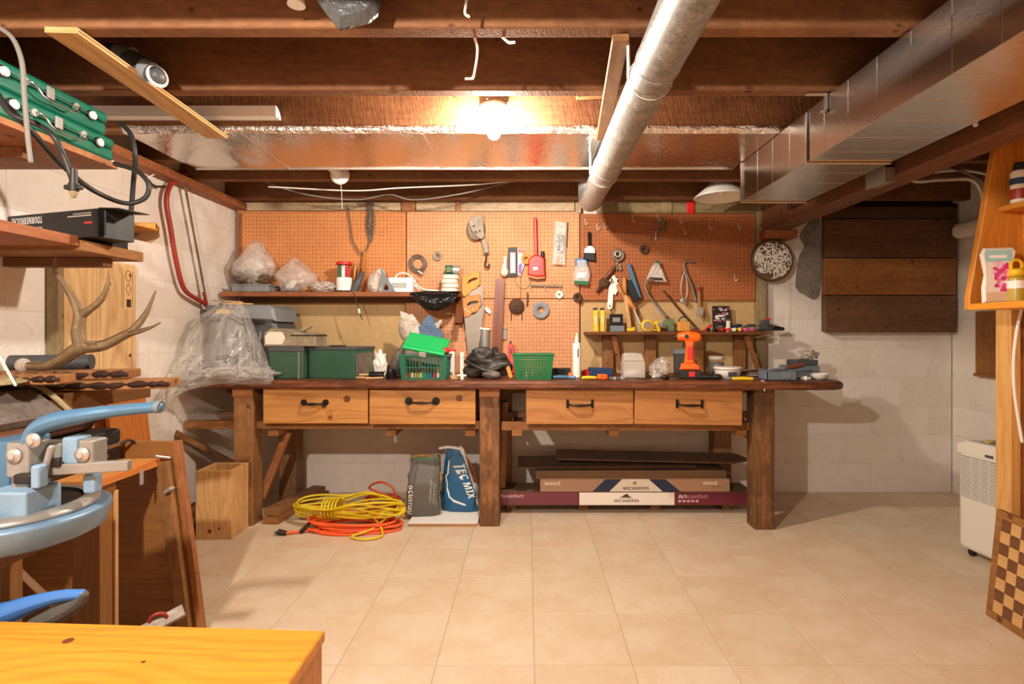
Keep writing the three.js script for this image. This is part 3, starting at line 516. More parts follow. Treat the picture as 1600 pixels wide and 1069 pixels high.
{ // chain hanging from the plate with the trouble light below
  const g = thing('steel_chain', 'steel chain looped from the top strip down to a work light', 'chain');
  const link = (pts) => { const c = new THREE.CatmullRomCurve3(pts.map(v3)), L = c.getLength(), n = Math.floor(L / .017), out = []; for (let i = 0; i <= n; i++) { const p = c.getPointAt(i / n), t = c.getTangentAt(i / n), l = new THREE.TorusGeometry(.0085, .0028, 5, 10); l.scale(.72, 1.3, 1); l.rotateY(i % 2 ? Math.PI / 2 : 0); l.applyQuaternion(new THREE.Quaternion().setFromUnitVectors(new V3(0, 1, 0), t)); l.translate(p.x, p.y, p.z); out.push(l); } return out; };
  const ls = link([B(543, 322, .02), B(547, 350, .02), B(552, 378, .025), B(566, 397, .03), B(575, 385, .025), B(579, 370, .02)]);
  for (let k = 0; k < 5; k++) ls.push(...link([B(577 + k * 1.6 - 3, 308, .012 + k % 2 * .014), B(574 + k * 2.4, 335, .014 + k % 3 * .012), B(573 + k * 2.6, 355, .014 + k % 3 * .012), B(577 + k, 374, .02)]));
  for (const l of ls) part(g, 'link', l, M.oldSteel);
  part(g, 'hook', tube([B(540, 330, .01), B(542, 322, .03), B(547, 325, .02)], .002, 12, false, 5), M.steel);
  const w = thing('work_light', 'old work light with wooden handle hanging from the chain', 'work light');
  part(w, 'handle', ttube([B(569, 392, .03), B(568, 412, .05), B(566, 430, .12)], [.008, .011, .009], 16, 10), M.handleWood);
  part(w, 'body', ttube([B(565, 428, .12), B(559, 442, .14), B(553, 457, .14)], [.018, .026, .027], 14, 12), M.darkGrey);
  part(w, 'cord', tube([P(552, 457, 3.5), P(556, 470, 3.49), P(562, 488, 3.49), P(566, 500, 3.5)], .003, 16, false, 6), M.cableBlack); part(w, 'plug', cy(.006, .008, .03, P(561, 486, 3.49), [0, 0, .25], 8), M.cable);
}
{ // coil, washers, wheels
  const [cx, cyy] = [653, 412], g = thing('cable_coil', 'coil of grey cable hanging on the pale pegboard', 'cable coil');
  const pts = []; for (let i = 0; i <= 160; i++) { const a = i / 160 * Math.PI * 10, r = .046 + .011 * Math.sin(a * .37); pts.push(B(cx, cyy, .012 + .014 * (i / 160) + .003 * Math.sin(a * 1.3)).add(new V3(Math.cos(a) * r + .005 * Math.sin(a * .21), Math.sin(a) * r * 1.08, 0))); }
  part(g, 'cable', tube(pts, .0042, 420, false, 6), M.oldSteel); part(g, 'coupling', cy(.01, .01, .04, B(657, 426, .035), [0, 0, 1], 10), M.steel);
  const ring = (name, label, px, py, R, r, d, m, off = .01) => solo(name, label, name === 'washer' ? 'washer' : 'wheel', lathe([[r, -d / 2], [R * .96, -d / 2], [R, -d / 4], [R, d / 4], [R * .96, d / 2], [r, d / 2], [r, -d / 2]], undefined, [Math.PI / 2, 0, 0], 28), m, B(px, py, off + d / 2));
  ring('washer', 'small grey washer beside the cable coil', 683.5, 400, .031, .008, .014, M.oldSteel);
  ring('washer', 'white plastic washer hanging from the steel bar', ...z6(1246, 730), .027, .007, .012, M.porcelain);
  ring('washer', 'reddish brown washer at the seam of two pegboards', ...z6(1375, 750), .031, .008, .02, M.rusty);
  ring('washer', 'large grey ring washer on the lower pale pegboard', ...z6(1115, 840), .058, .021, .016, M.grey);
  ring('washer', 'thick rusty ring on the dark brown pegboard', ...z7(540, 385), .03, .012, .022, M.rusty);
  const w = thing('valve_wheel', 'brown round valve wheel with two prongs on lower pegboard', 'wheel', B(...z6(942, 812), .02));
  part(w, 'disc', lathe([[.004, -.01], [.05, -.01], [.053, 0], [.05, .01], [.018, .014], [.004, .014]], undefined, [Math.PI / 2, 0, 0], 28), M.rusty);
  for (const s of [-1, 1]) part(w, 'prong', cy(.003, .003, .05, [s * .036, -.07, 0], undefined, 8), M.rusty);
}
{ // bar of hooks and small hanging bits
  const g = thing('steel_bar', 'thin dark steel bar with hooks across the pale pegboard', 'bar');
  const a = B(...z6(1035, 665), .02), b = B(...z6(1265, 670), .02);
  part(g, 'bar', mg(bx(a.distanceTo(b), .012, .006, a.clone().add(b).multiplyScalar(.5), [0, 0, -.02])), M.oldSteel);
  for (const x of [1040, 1145, 1250]) part(g, 'hook', tube([B(...z6(x, 665), .02), B(...z6(x + 2, 690), .024), B(...z6(x + 4, 700), .03)], .002, 10, false, 5), M.steel);
  solo('loop_wire', 'thin wire loop hanging under the red dustpan', 'wire', tube([B(...z6(935, 600)), B(...z6(935, 640)), B(...z6(960, 675)), B(...z6(1005, 685)), B(...z6(1035, 655)), B(...z6(1050, 620))], .0016, 30, false, 5), M.handleWood);
  solo('hanging_tag', 'small twisted brown tag on string above the wheels', 'tag', mg(tube([B(...z6(970, 600)), B(...z6(972, 680)), B(...z6(970, 755))], .0012, 10, false, 4), ext(ol(zz(z6, [[1015, 715], [1025, 712], [1028, 760], [1022, 815], [1012, 812], [1016, 760]]), ...z6(970, 680), 3.705), .004, .001).translate(...B(...z6(970, 680)).toArray())), M.rusty);
}
{ // packets and red dustpan
  const cells = (label, name, pts, mat, d, off) => flatThing(name, label, 'packet', pts, mat, d, off);
  const g = thing('blister_pack', 'purple and white blister pack hanging on the pale pegboard', 'packet');
  flatPart(g, 'card', zz(z6, [[882, 395], [945, 392], [948, 600], [880, 605]]), print(128, 400, (x, w, h) => { x.fillStyle = '#e9e4ee'; x.fillRect(0, 0, w, h); x.fillStyle = '#20202a'; x.fillRect(0, 0, w, 26); x.fillStyle = '#d8463c'; x.fillRect(10, 28, w - 20, 40); x.fillStyle = '#7c5fc0'; x.fillRect(20, 190, 45, 190); x.fillStyle = '#b9a9e0'; x.fillRect(75, 100, 30, 280); x.fillStyle = '#fff'; x.fillRect(30, 90, 26, 90); }), .006, .014);
  flatPart(g, 'bubble', zz(z6, [[895, 430], [935, 430], [938, 580], [895, 582]]), M.clearTub, .02, .022, { b: .006 });
  const h = thing('blister_pack', 'red and white packet overlapping the purple blister pack', 'packet');
  flatPart(h, 'card', zz(z6, [[950, 398], [990, 410], [985, 480], [1000, 510], [970, 600], [950, 585]]), M.paper, .008, .018); flatPart(h, 'print_band', zz(z6, [[952, 402], [988, 412], [986, 435], [952, 430]]), M.redOld, .002, .027, { b: 0 }); flatPart(h, 'print_band', zz(z6, [[955, 520], [985, 500], [975, 585], [955, 575]]), M.purple, .002, .027, { b: 0 });
  solo('light_bulb', 'frosted light bulb hanging left of the purple packet', 'bulb', mg(sph(.028, [0, 0, 0], [1, 1.15, 1]), cy(.014, .02, .03, [0, .035, 0]), cy(.012, .012, .06, [.005, .075, 0])), M.offwhite, B(...z6(856, 570), .036));
  solo('tape_roll', 'orange roll of tape behind the red dustpan', 'tape', lathe([[.014, -.012], [.036, -.012], [.036, .012], [.014, .012], [.014, -.012]], undefined, [Math.PI / 2, 0, 0]), M.orangeTan, B(...z6(1012, 478), .02));
  const d = thing('dustpan', 'bright red plastic dustpan with long handle on pegboard', 'dustpan');
  flatPart(d, 'handle', zz(z6, [[1063, 190], [1068, 183], [1082, 183], [1086, 190], [1092, 455], [1068, 458]]), M.red, .02, .03, { b: .006 });
  flatPart(d, 'pan', zz(z6, [[1062, 452], [1105, 450], [1140, 475], [1145, 600], [1085, 606], [1020, 590], [1028, 480]]), M.red, .03, .026, { b: .008 });
  flatPart(d, 'sticker', zz(z6, [[1058, 535], [1092, 532], [1094, 553], [1060, 556]]), M.tagWhite, .001, .0565, { b: 0 }); flatPart(d, 'sticker', zz(z6, [[1045, 512], [1110, 508], [1111, 516], [1046, 520]]), M.pink, .001, .0565, { b: 0 });
  flatPart(d, 'bristle_strip', zz(z6, [[1025, 592], [1085, 606], [1145, 602], [1144, 616], [1085, 622], [1024, 606]]), M.handleWood, .016, .034);
  solo('spool_knob', 'dark steel knob on the pegboard right of dustpan', 'knob', mg(cy(.012, .012, .06, [0, .01, 0]), cy(.022, .022, .02, [0, -.02, 0], [0, 0, 1.2])), M.iron, B(...z6(1128, 465), .026));
  const b = thing('brush_packet', 'clear plastic packet of black foam brushes on pegboard', 'packet');
  flatPart(b, 'bag', zz(z6, [[1215, 205], [1300, 215], [1290, 525], [1190, 518], [1205, 360]]), M.plastic, .022, .012, { b: .008 });
  flatPart(b, 'brush', zz(z6, [[1228, 300], [1258, 305], [1262, 365], [1240, 440], [1222, 380]]), M.black, .012, .014); flatPart(b, 'brush', zz(z6, [[1262, 300], [1285, 310], [1275, 430], [1255, 450], [1262, 380]]), M.darkGrey, .012, .015);
  flatPart(b, 'wooden_handles', zz(z6, [[1225, 455], [1265, 455], [1262, 522], [1222, 520]]), M.handleWood, .01, .016); flatPart(b, 'tie_wire', zz(z6, [[1304, 215], [1309, 215], [1301, 395], [1296, 395]]), M.rusty, .004, .012);
  const n = thing('nail_bag', 'blue topped plastic bag with green stripe hung on pegboard', 'packet');
  flatPart(n, 'bag', zz(z6, [[1360, 480], [1400, 470], [1440, 485], [1455, 530], [1468, 580], [1452, 665], [1350, 655], [1345, 590], [1362, 530]]), M.plasticMilky, .035, .012, { b: .012 });
  flatPart(n, 'blue_header', zz(z6, [[1358, 478], [1400, 468], [1442, 484], [1452, 522], [1360, 526]]), M.blue, .012, .03, { b: .004 }); flatPart(n, 'green_stripe', zz(z6, [[1352, 630], [1455, 635], [1452, 663], [1352, 653]]), M.greenBasket2, .004, .046, { b: .001 }); flatPart(n, 'label', zz(z6, [[1372, 575], [1430, 572], [1430, 610], [1372, 612]]), M.tagWhite, .003, .046, { b: .001 });
}
{ // tools on the dark pegboard
  const b = thing('paintbrush', 'wide paintbrush with black handle and white ferrule', 'paintbrush');
  flatPart(b, 'handle', zz(z7, [[168, 268], [178, 265], [184, 275], [184, 330], [190, 365], [165, 365], [166, 330], [163, 280]]), M.blackGloss, .016, .014, { b: .005 }); flatPart(b, 'ferrule', zz(z7, [[165, 362], [190, 362], [210, 382], [212, 410], [140, 408], [142, 382]]), M.tagWhite, .02, .012); flatPart(b, 'bristles', zz(z7, [[140, 408], [212, 410], [217, 466], [180, 460], [135, 452]]), M.black, .022, .011, { b: .006 });
  const c = thing('c_clamp', 'small brass coloured C-clamp hanging on dark pegboard', 'clamp');
  part(c, 'frame', tube([B(...z7(632, 208), .02), B(...z7(660, 198), .02), B(...z7(672, 215), .02), B(...z7(672, 245), .02), B(...z7(655, 265), .02), B(...z7(618, 258), .02)], .009, 24), M.oldSteel); part(c, 'screw', cy(.005, .005, .075, B(...z7(619, 285), .02), undefined, 8), M.steel); part(c, 'handle_bar', cy(.003, .003, .055, B(...z7(605, 314), .02), [0, 0, 1.5], 8), M.oldSteel);
  const p = thing('ring_pulley', 'grey ring pulley with chain links beside paintbrush', 'pulley');
  part(p, 'ring', tor(.034, .011, B(...z7(367, 425), .022)), M.oldSteel); part(p, 'inner_ring', tor(.018, .006, B(...z7(365, 415), .034)), M.steel); for (const [x, y] of [[362, 475], [375, 490], [360, 510], [380, 512]]) part(p, 'link', tor(.011, .004, B(...z7(x, y), .025), [0, x * .03, .4]), M.steel);
  const h = thing('hand_drill', 'rusty hand drill brace hanging tilted on dark pegboard', 'hand drill');
  part(h, 'handle', ttube([B(...z7(345, 500), .03), B(...z7(315, 535), .03), B(...z7(280, 575), .03)], [.012, .015, .01], 14, 10), M.handleDark); part(h, 'gear', lathe([[0, -.006], [.032, -.006], [.032, .006], [0, .01]], B(...z7(270, 605), .03), [1.3, 0, .3]), M.rusty); part(h, 'chuck', ttube([B(...z7(262, 615), .03), B(...z7(240, 650), .03), B(...z7(225, 668), .03)], [.012, .014, .006], 12, 8), M.rusty); part(h, 'crank', tube([B(...z7(280, 600), .045), B(...z7(320, 600), .05), B(...z7(325, 580), .06)], .005, 14), M.rusty);
  flatThing('multi_wrench', 'flat white multi-size wrench hanging on dark pegboard', 'wrench', zz(z7, [[330, 560], [345, 556], [350, 575], [365, 580], [358, 600], [372, 615], [358, 635], [366, 655], [350, 690], [335, 680], [330, 760], [322, 782], [302, 784], [294, 768], [300, 700], [305, 640], [320, 610], [308, 595], [318, 580]]), M.tagWhite, .006, .02, { holes: [circ(...z7(312, 762), 2.4, 10)] });
  const m1 = thing('wood_handled_tool', 'upright wooden handled mallet leaning behind tool shelf', 'mallet');
  part(m1, 'head', ttube([B(...z7(408, 582), .03), B(...z7(410, 650), .035), B(...z7(412, 690), .035)], [.016, .018, .014], 12, 10), M.handleWood); flatPart(m1, 'shaft', zz(z7, [[402, 690], [424, 690], [458, 925], [430, 928]]), M.pale, .02, .05, { grain: 1 });
  const m2 = thing('wood_handled_tool', 'tilted wooden handled chisel beside the mallet', 'chisel');
  part(m2, 'handle', ttube([B(...z7(368, 628), .05), B(...z7(385, 665), .055), B(...z7(410, 705), .055)], [.014, .018, .012], 14, 10), M.handleWood); part(m2, 'handle_end', ttube([B(...z7(425, 700), .06), B(...z7(452, 750), .065), B(...z7(478, 782), .065)], [.01, .019, .012], 14, 10), M.sawOrange); part(m2, 'blade', tube([B(...z7(470, 780), .065), B(...z7(495, 840), .08), B(...z7(515, 885), .09)], .006, 10, false, 6), M.steel);
  const br = thing('bench_brush', 'bench brush with blue handle and black bristles', 'brush');
  flatPart(br, 'handle', zz(z7, [[428, 480], [446, 474], [470, 540], [524, 705], [512, 714], [450, 580]]), M.bluePaint, .02, .03, { b: .005 }); flatPart(br, 'bristles', zz(z7, [[452, 585], [512, 714], [470, 745], [425, 640], [430, 600]]), M.black, .03, .02, { b: .005 });
  const f = thing('funnel_bag', 'clear plastic packet with dark contents hanging above hacksaw', 'packet');
  flatPart(f, 'bag', zz(z7, [[618, 470], [640, 470], [665, 530], [695, 605], [548, 598], [590, 500]]), M.plasticMilky, .03, .03, { b: .01 }); flatPart(f, 'contents', zz(z7, [[575, 570], [660, 575], [670, 592], [570, 588]]), M.iron, .01, .052); flatPart(f, 'header', zz(z7, [[622, 462], [642, 462], [646, 500], [610, 500]]), M.greenBasket, .012, .045);
  const hs = thing('hacksaw', 'bent steel hacksaw frame leaning under the clear packet', 'hacksaw');
  part(hs, 'frame', tube([B(...z7(600, 590), .07), B(...z7(560, 590), .07), B(...z7(545, 625), .07), B(...z7(570, 690), .08), B(...z7(630, 765), .09), B(...z7(690, 830), .1)], .0075, 40), M.oldSteel); part(hs, 'blade', tube([B(...z7(672, 660), .07), B(...z7(760, 770), .09), B(...z7(878, 900), .11)], .006, 14, false, 4), M.rusty); part(hs, 'handle_rod', tube([B(...z7(615, 765), .1), B(...z7(660, 820), .11), B(...z7(690, 860), .11)], .005, 12), M.steel);
  const sh = thing('pry_bar', 'curved steel nail puller hanging on dark pegboard', 'nail puller'); part(sh, 'bar', tube([B(...z7(870, 470), .02), B(...z7(830, 462), .02), B(...z7(808, 475), .02), B(...z7(820, 540), .025), B(...z7(855, 620), .03), B(...z7(885, 720), .03)], .0085, 34), M.oldSteel); part(sh, 'tip', sph(.012, B(...z7(884, 720), .03), [1, 1.4, .7]), M.oldSteel);
  const ca = thing('caliper', 'thin wire caliper with round grey end', 'caliper'); part(ca, 'legs', mg(tube([B(...z7(808, 530), .03), B(...z7(790, 600), .03), B(...z7(790, 690), .03), B(...z7(802, 720), .03)], .0028, 24), tube([B(...z7(808, 530), .03), B(...z7(826, 600), .03), B(...z7(828, 680), .03), B(...z7(812, 720), .03)], .0028, 24)), M.steel); part(ca, 'ring', tor(.012, .003, B(...z7(807, 545), .03)), M.rusty); part(ca, 'foot', lathe([[0, -.006], [.02, -.006], [.02, .006], [0, .006]], B(...z7(802, 727), .035), [Math.PI / 2, 0, 0]), M.alu);
  const wr = thing('open_wrench', 'chrome spanner hanging below the nail puller', 'spanner'); flatPart(wr, 'shank', zz(z7, [[898, 620], [914, 618], [920, 770], [900, 772]]), M.chrome, .01, .03); flatPart(wr, 'jaw', zz(z7, [[896, 768], [924, 766], [936, 800], [928, 835], [912, 815], [895, 836], [884, 800]]), M.steel, .014, .028); flatPart(wr, 'jaw_top', zz(z7, [[896, 640], [918, 638], [914, 662], [899, 662]]), M.redOld, .012, .029);
  [[148, 205], [225, 240], [275, 232], [465, 185], [632, 180], [783, 195], [808, 268], [978, 235], [1172, 235], [1148, 582]].forEach(([x, y], i) => { const [px, py] = z7(x, y); solo('peg_hook', ['thin white peg hook above the paintbrush', 'white peg hook right of paintbrush', 'small round peg hook beside ring pulley', 'white peg hook high between pulley and clamp', 'white peg hook holding the C-clamp', 'white peg hook right of C-clamp', 'small white peg hook below and right of C-clamp', 'tall white peg hook at upper middle of dark pegboard', 'tall white peg hook at top right of dark pegboard', 'white peg hook low at right of dark pegboard'][i], 'peg hook', tube([B(px - .5, py - 7, .001), B(px - .5, py - 6, .006), B(px - .2, py, .008), B(px + .5, py + 3, .016), B(px + 3, py + 2.5, .024), B(px + 3.5, py - .5, .026)], .0022, 18, false, 6), M.cable, undefined, undefined, { group: 'peg hooks on the dark pegboard' }); });
}
{ // round wire-patterned disc on the right post
  const g = thing('round_trivet', 'large round dark disc covered in tangled white string', 'string disc', P(1206, 407, 3.69));
  part(g, 'disc', lathe([[0, -.012], [.136, -.012], [.141, 0], [.136, .012], [0, .012]], undefined, [Math.PI / 2, 0, 0], 48), M.cardDark);
  part(g, 'rim', tor(.139, .006, [0, 0, 0], undefined, 48), M.iron);
  for (let k = 0; k < 54; k++) { const pts = []; let a = rr(0, 6.28), r = rr(0, .125), x = Math.cos(a) * r, y = Math.sin(a) * r, d = rr(0, 6.28); for (let i = 0; i < 7; i++) { pts.push([x, y, .014 + rnd() * .004]); d += rr(-1.4, 1.6); x += Math.cos(d) * .028; y += Math.sin(d) * .028; const q = Math.hypot(x, y); if (q > .125) { x *= .122 / q; y *= .122 / q; d += 2; } } part(g, 'string', tube(pts, .003, 22, false, 5), M.porcelain); }
  part(g, 'hang_string', tube([[0, .138, 0], [-.02, .16, 0], [-.03, .19, .01]], .002, 8, false, 4), M.cable); part(g, 'string_end', tube([[.13, .03, 0], [.145, -.02, -.03], [.15, -.1, -.06], [.15, -.3, -.07], [.14, -.5, -.07]], .0016, 30, false, 4), M.cable);
}

// ---------- things on the long left shelf ----------
{
  const b1 = thing('plastic_bag', 'tall cloudy plastic bag at the left end of shelf', 'plastic bag', [SX(397, 3.6), LS + .05, -3.6]);
  part(b1, 'film', lumpy(.15, .148, .08, { amp: .14, f: 1.5, s: 3, sharp: .15, shape: (x, y, z) => [x * (1 - .62 * clamp(y * .9 + .15)) + .12 * Math.max(0, y) + (y < -.3 ? -.1 : 0), y, z * (1 - .4 * clamp(y))] }), M.plastic);
  part(b1, 'contents', lumpy(.1, .05, .05, { amp: .3, f: 4, s: 9 }), M.cardDark); part(b1, 'crumpled_film', lumpy(.085, .11, .045, { amp: .3, f: 1.4, s: 19, shape: (x, y, z) => [x * (1 - .6 * clamp(y)) + .15 * y, y, z] }), M.plasticMilky);
  solo('grey_tray', 'flat grey plastic tray under the tall cloudy bag', 'tray', mg(bb(-.125, .115, 0, .045, -.08, .08, .008), bb(-.135, .125, .04, .05, -.085, .085, .003)), M.grey, [SX(400, 3.6), LS, -3.61]);
  const b2 = thing('plastic_bag', 'clear pyramid shaped plastic bag next to the tall bag', 'plastic bag', [SX(461, 3.6), LS, -3.61]);
  part(b2, 'film', lumpy(.13, .118, .075, { amp: .12, f: 1.5, s: 21, sharp: .15, shape: (x, y, z) => [x * (1 - .72 * clamp(y)) - .1 * Math.max(0, y), y, z * (1 - .6 * clamp(y))] }), M.plastic);
  for (const [x, y, r, m] of [[-.05, 0, .035, M.steel], [.02, 0, .03, M.darkGrey], [.06, 0, .03, M.card], [-.01, .02, .03, M.tagWhite]]) part(b2, 'contents', lumpy(r, r, r, { amp: .4, f: 3, s: x * 99, n: 20, m: 14 }), m, { p: [x, y, .01] });
  solo('plastic_bag', 'crumpled flattened plastic bag beside the pencil jar', 'plastic bag', lumpy(.07, .035, .06, { amp: .4, f: 2.4, s: 14 }), M.plasticMilky, [SX(505, 3.58), LS, -3.58]);
  const sl = (label, x, y, z, r) => solo('wood_offcut', label, 'wood scrap', mg(bx(.17, .008, .03, undefined, undefined, .001)), M.pale, [x, y, z], r, { group: 'wood scraps on the grey case' });
  const topY = 1.283;
  sl('thin pale wood scrap on the grey case, nearest edge', SX(372, 3.33), topY + .006, -3.33, [0, .2, 0]); sl('thin pale wood scrap on the grey case, middle one', SX(360, 3.4), topY + .012, -3.4, [0, -.35, .02]); sl('thin pale wood scrap on the grey case, topmost one', SX(356, 3.38), topY + .024, -3.38, [0, .45, -.05]);
}
{ // pencil jar
  const Z = 3.6, g = thing('pencil_jar', 'clear jar with red lid full of coloured pencils', 'jar', [SX(538, Z), LS, -Z]);
  part(g, 'jar', lathe([[0, .001], [.049, .001], [.05, .006], [.05, .185], [.046, .188]], undefined, undefined, 28), M.glass); part(g, 'label', xf(new THREE.CylinderGeometry(.0505, .0505, .085, 28, 1, true), [0, .055, 0]), M.tagWhite); part(g, 'lid', mg(lathe([[0, .2], [.05, .2], [.053, .196], [.053, .182], [.05, .182]], undefined, undefined, 28)), M.red);
  const cols = [M.greenBasket2, M.red, M.tagWhite, M.greenLid, M.tagWhite, M.red, M.paper, M.pink, M.red]; for (let k = 0; k < 18; k++) { const a = k * 2.4, r = .038 * Math.sqrt((k + .5) / 18); part(g, 'pencil', cy(.0055, .0055, .17, [Math.cos(a) * r, .093, Math.sin(a) * r], undefined, 6), cols[(Math.cos(a) < -.3 ? [0, 3, 0] : Math.cos(a) > .3 ? [1, 5, 7] : [2, 4, 6])[k % 3]]); }
  [[556, 410, 548, 455, M.pale], [561, 418, 551, 456, M.handleWood], [553, 415, 549, 455, M.orangeTan]].forEach(([a, b, c, d, m], i) => solo('loose_pencil', ['pale stick leaning against the pencil jar', 'brown stick leaning beside the pencil jar', 'orange stick leaning behind the pencil jar'][i], 'stick', tube([P(c + 3, d, 3.66 - i * .008), P(a + 1, b, 3.695 - i * .008)], .005, 4, false, 6), m));
  const bag = thing('plastic_bag', 'white cloudy plastic bag between work light and set square', 'plastic bag', [SX(587, 3.6), LS, -3.63]);
  part(bag, 'film', lumpy(.062, .082, .045, { amp: .14, f: 1.4, s: 33, sharp: .15, shape: (x, y, z) => [x * (1 - .25 * clamp(y)) + .35 * y, y, z] }), M.plasticMilky); part(bag, 'contents', lumpy(.045, .055, .03, { amp: .2, f: 3, s: 5, n: 24, m: 16 }), M.paper);
  const q = thing('set_square', 'dark blue plastic set square standing on the shelf', 'set square', [0, 0, -3.545]);
  const tri = [[595, 419], [619, 458], [596, 458]], ho = [[600, 438], [610, 454], [600, 454]]; part(q, 'triangle', ext(ol(tri, 606, 440, 3.545), .004, .0005, [ol(ho, 606, 440, 3.545)]), M.greyBlue, { p: [SX(606, 3.545), SY(440, 3.545) + .002, 0], r: [0, 0, 0] });
  const v = thing('vent_box', 'white box with row of dark slots on shelf', 'vent box', [SX(628, 3.6), LS, -3.6]);
  part(v, 'box', bb(-.082, .078, 0, .098, -.04, .03, .004), M.white); for (let k = 0; k < 10; k++) part(v, 'slot', bx(.0045, .036, .003, [-.06 + k * .0102, .045, .0305], [0, 0, -.12], 0), M.darkGrey);
  part(v, 'cord', tube([[-.05, .1, -.02], [-.03, .125, -.02], [.01, .132, -.02], [.05, .115, -.02], [.075, .09, -.01], [.1, .05, .0], [.15, .02, .02], [.22, .012, .02]], .006, 40, false, 8), M.cable); part(v, 'cord_loop', tube([[.08, .05, -.01], [.12, .02, .0], [.18, .014, .0], [.24, .012, 0]], .006, 24, false, 8), M.cable);
}
{ // spools of white tape with a tin on top
  const Z = 3.62, x = SX(703, Z);
  for (let k = 0; k < 4; k++) solo('tape_spool', ['bottom white roll in the stack at the shelf end', 'second white roll from the shelf in the stack', 'third white roll from the shelf in the stack', 'topmost white roll in the stack under the tin'][k], 'roll', lathe([[.02, 0], [.055, .001], [.058, .004], [.058, .026], [.055, .0285], [.02, .0285], [.02, 0]], undefined, undefined, 28), M.offwhite, [x + (k % 2 ? .003 : -.003), LS + .0005 + k * .0295, -Z], undefined, { group: 'white rolls on the shelf' });
  const g = thing('tin_can', 'silver tin with green label lying on the white rolls', 'tin', [x + .002, LS + .119, -Z]); part(g, 'can', mg(cy(.032, .032, .085, [.02, .033, 0], [0, 0, Math.PI / 2]), cy(.034, .034, .004, [.062, .033, 0], [0, 0, Math.PI / 2])), M.steel); part(g, 'label', mg(xf(new THREE.CylinderGeometry(.0325, .0325, .05, 24, 1, true), [-.005, .033, 0], [0, 0, Math.PI / 2])), M.greenBasket); for (const y of [.02, .033, .046]) part(g, 'label_bar', bx(.03, .006, .002, [-.005, y, .032], undefined, 0), M.beige);
  const bag = thing('black_plastic_bag', 'shiny black plastic bag hanging off the shelf edge', 'plastic bag', [0, 0, 0]);
  part(bag, 'film', sheet(40, 24, (u, v) => { const s = Math.sin(Math.PI * u), px = 644 + 72 * u, dep = 27 * Math.pow(s, .6) * v, p = P(px, 459 + dep, 3.49 - .045 * s * Math.sin(Math.PI * v) + .008 * N3(u * 7, v * 5, 2)); return [p.x, p.y, p.z]; }), M.blackBag);
  part(bag, 'fold', tube([P(642, 459, 3.5), P(665, 457, 3.49), P(700, 457, 3.49), P(718, 457, 3.5)], .008, 24, false, 8), M.blackBag);
}
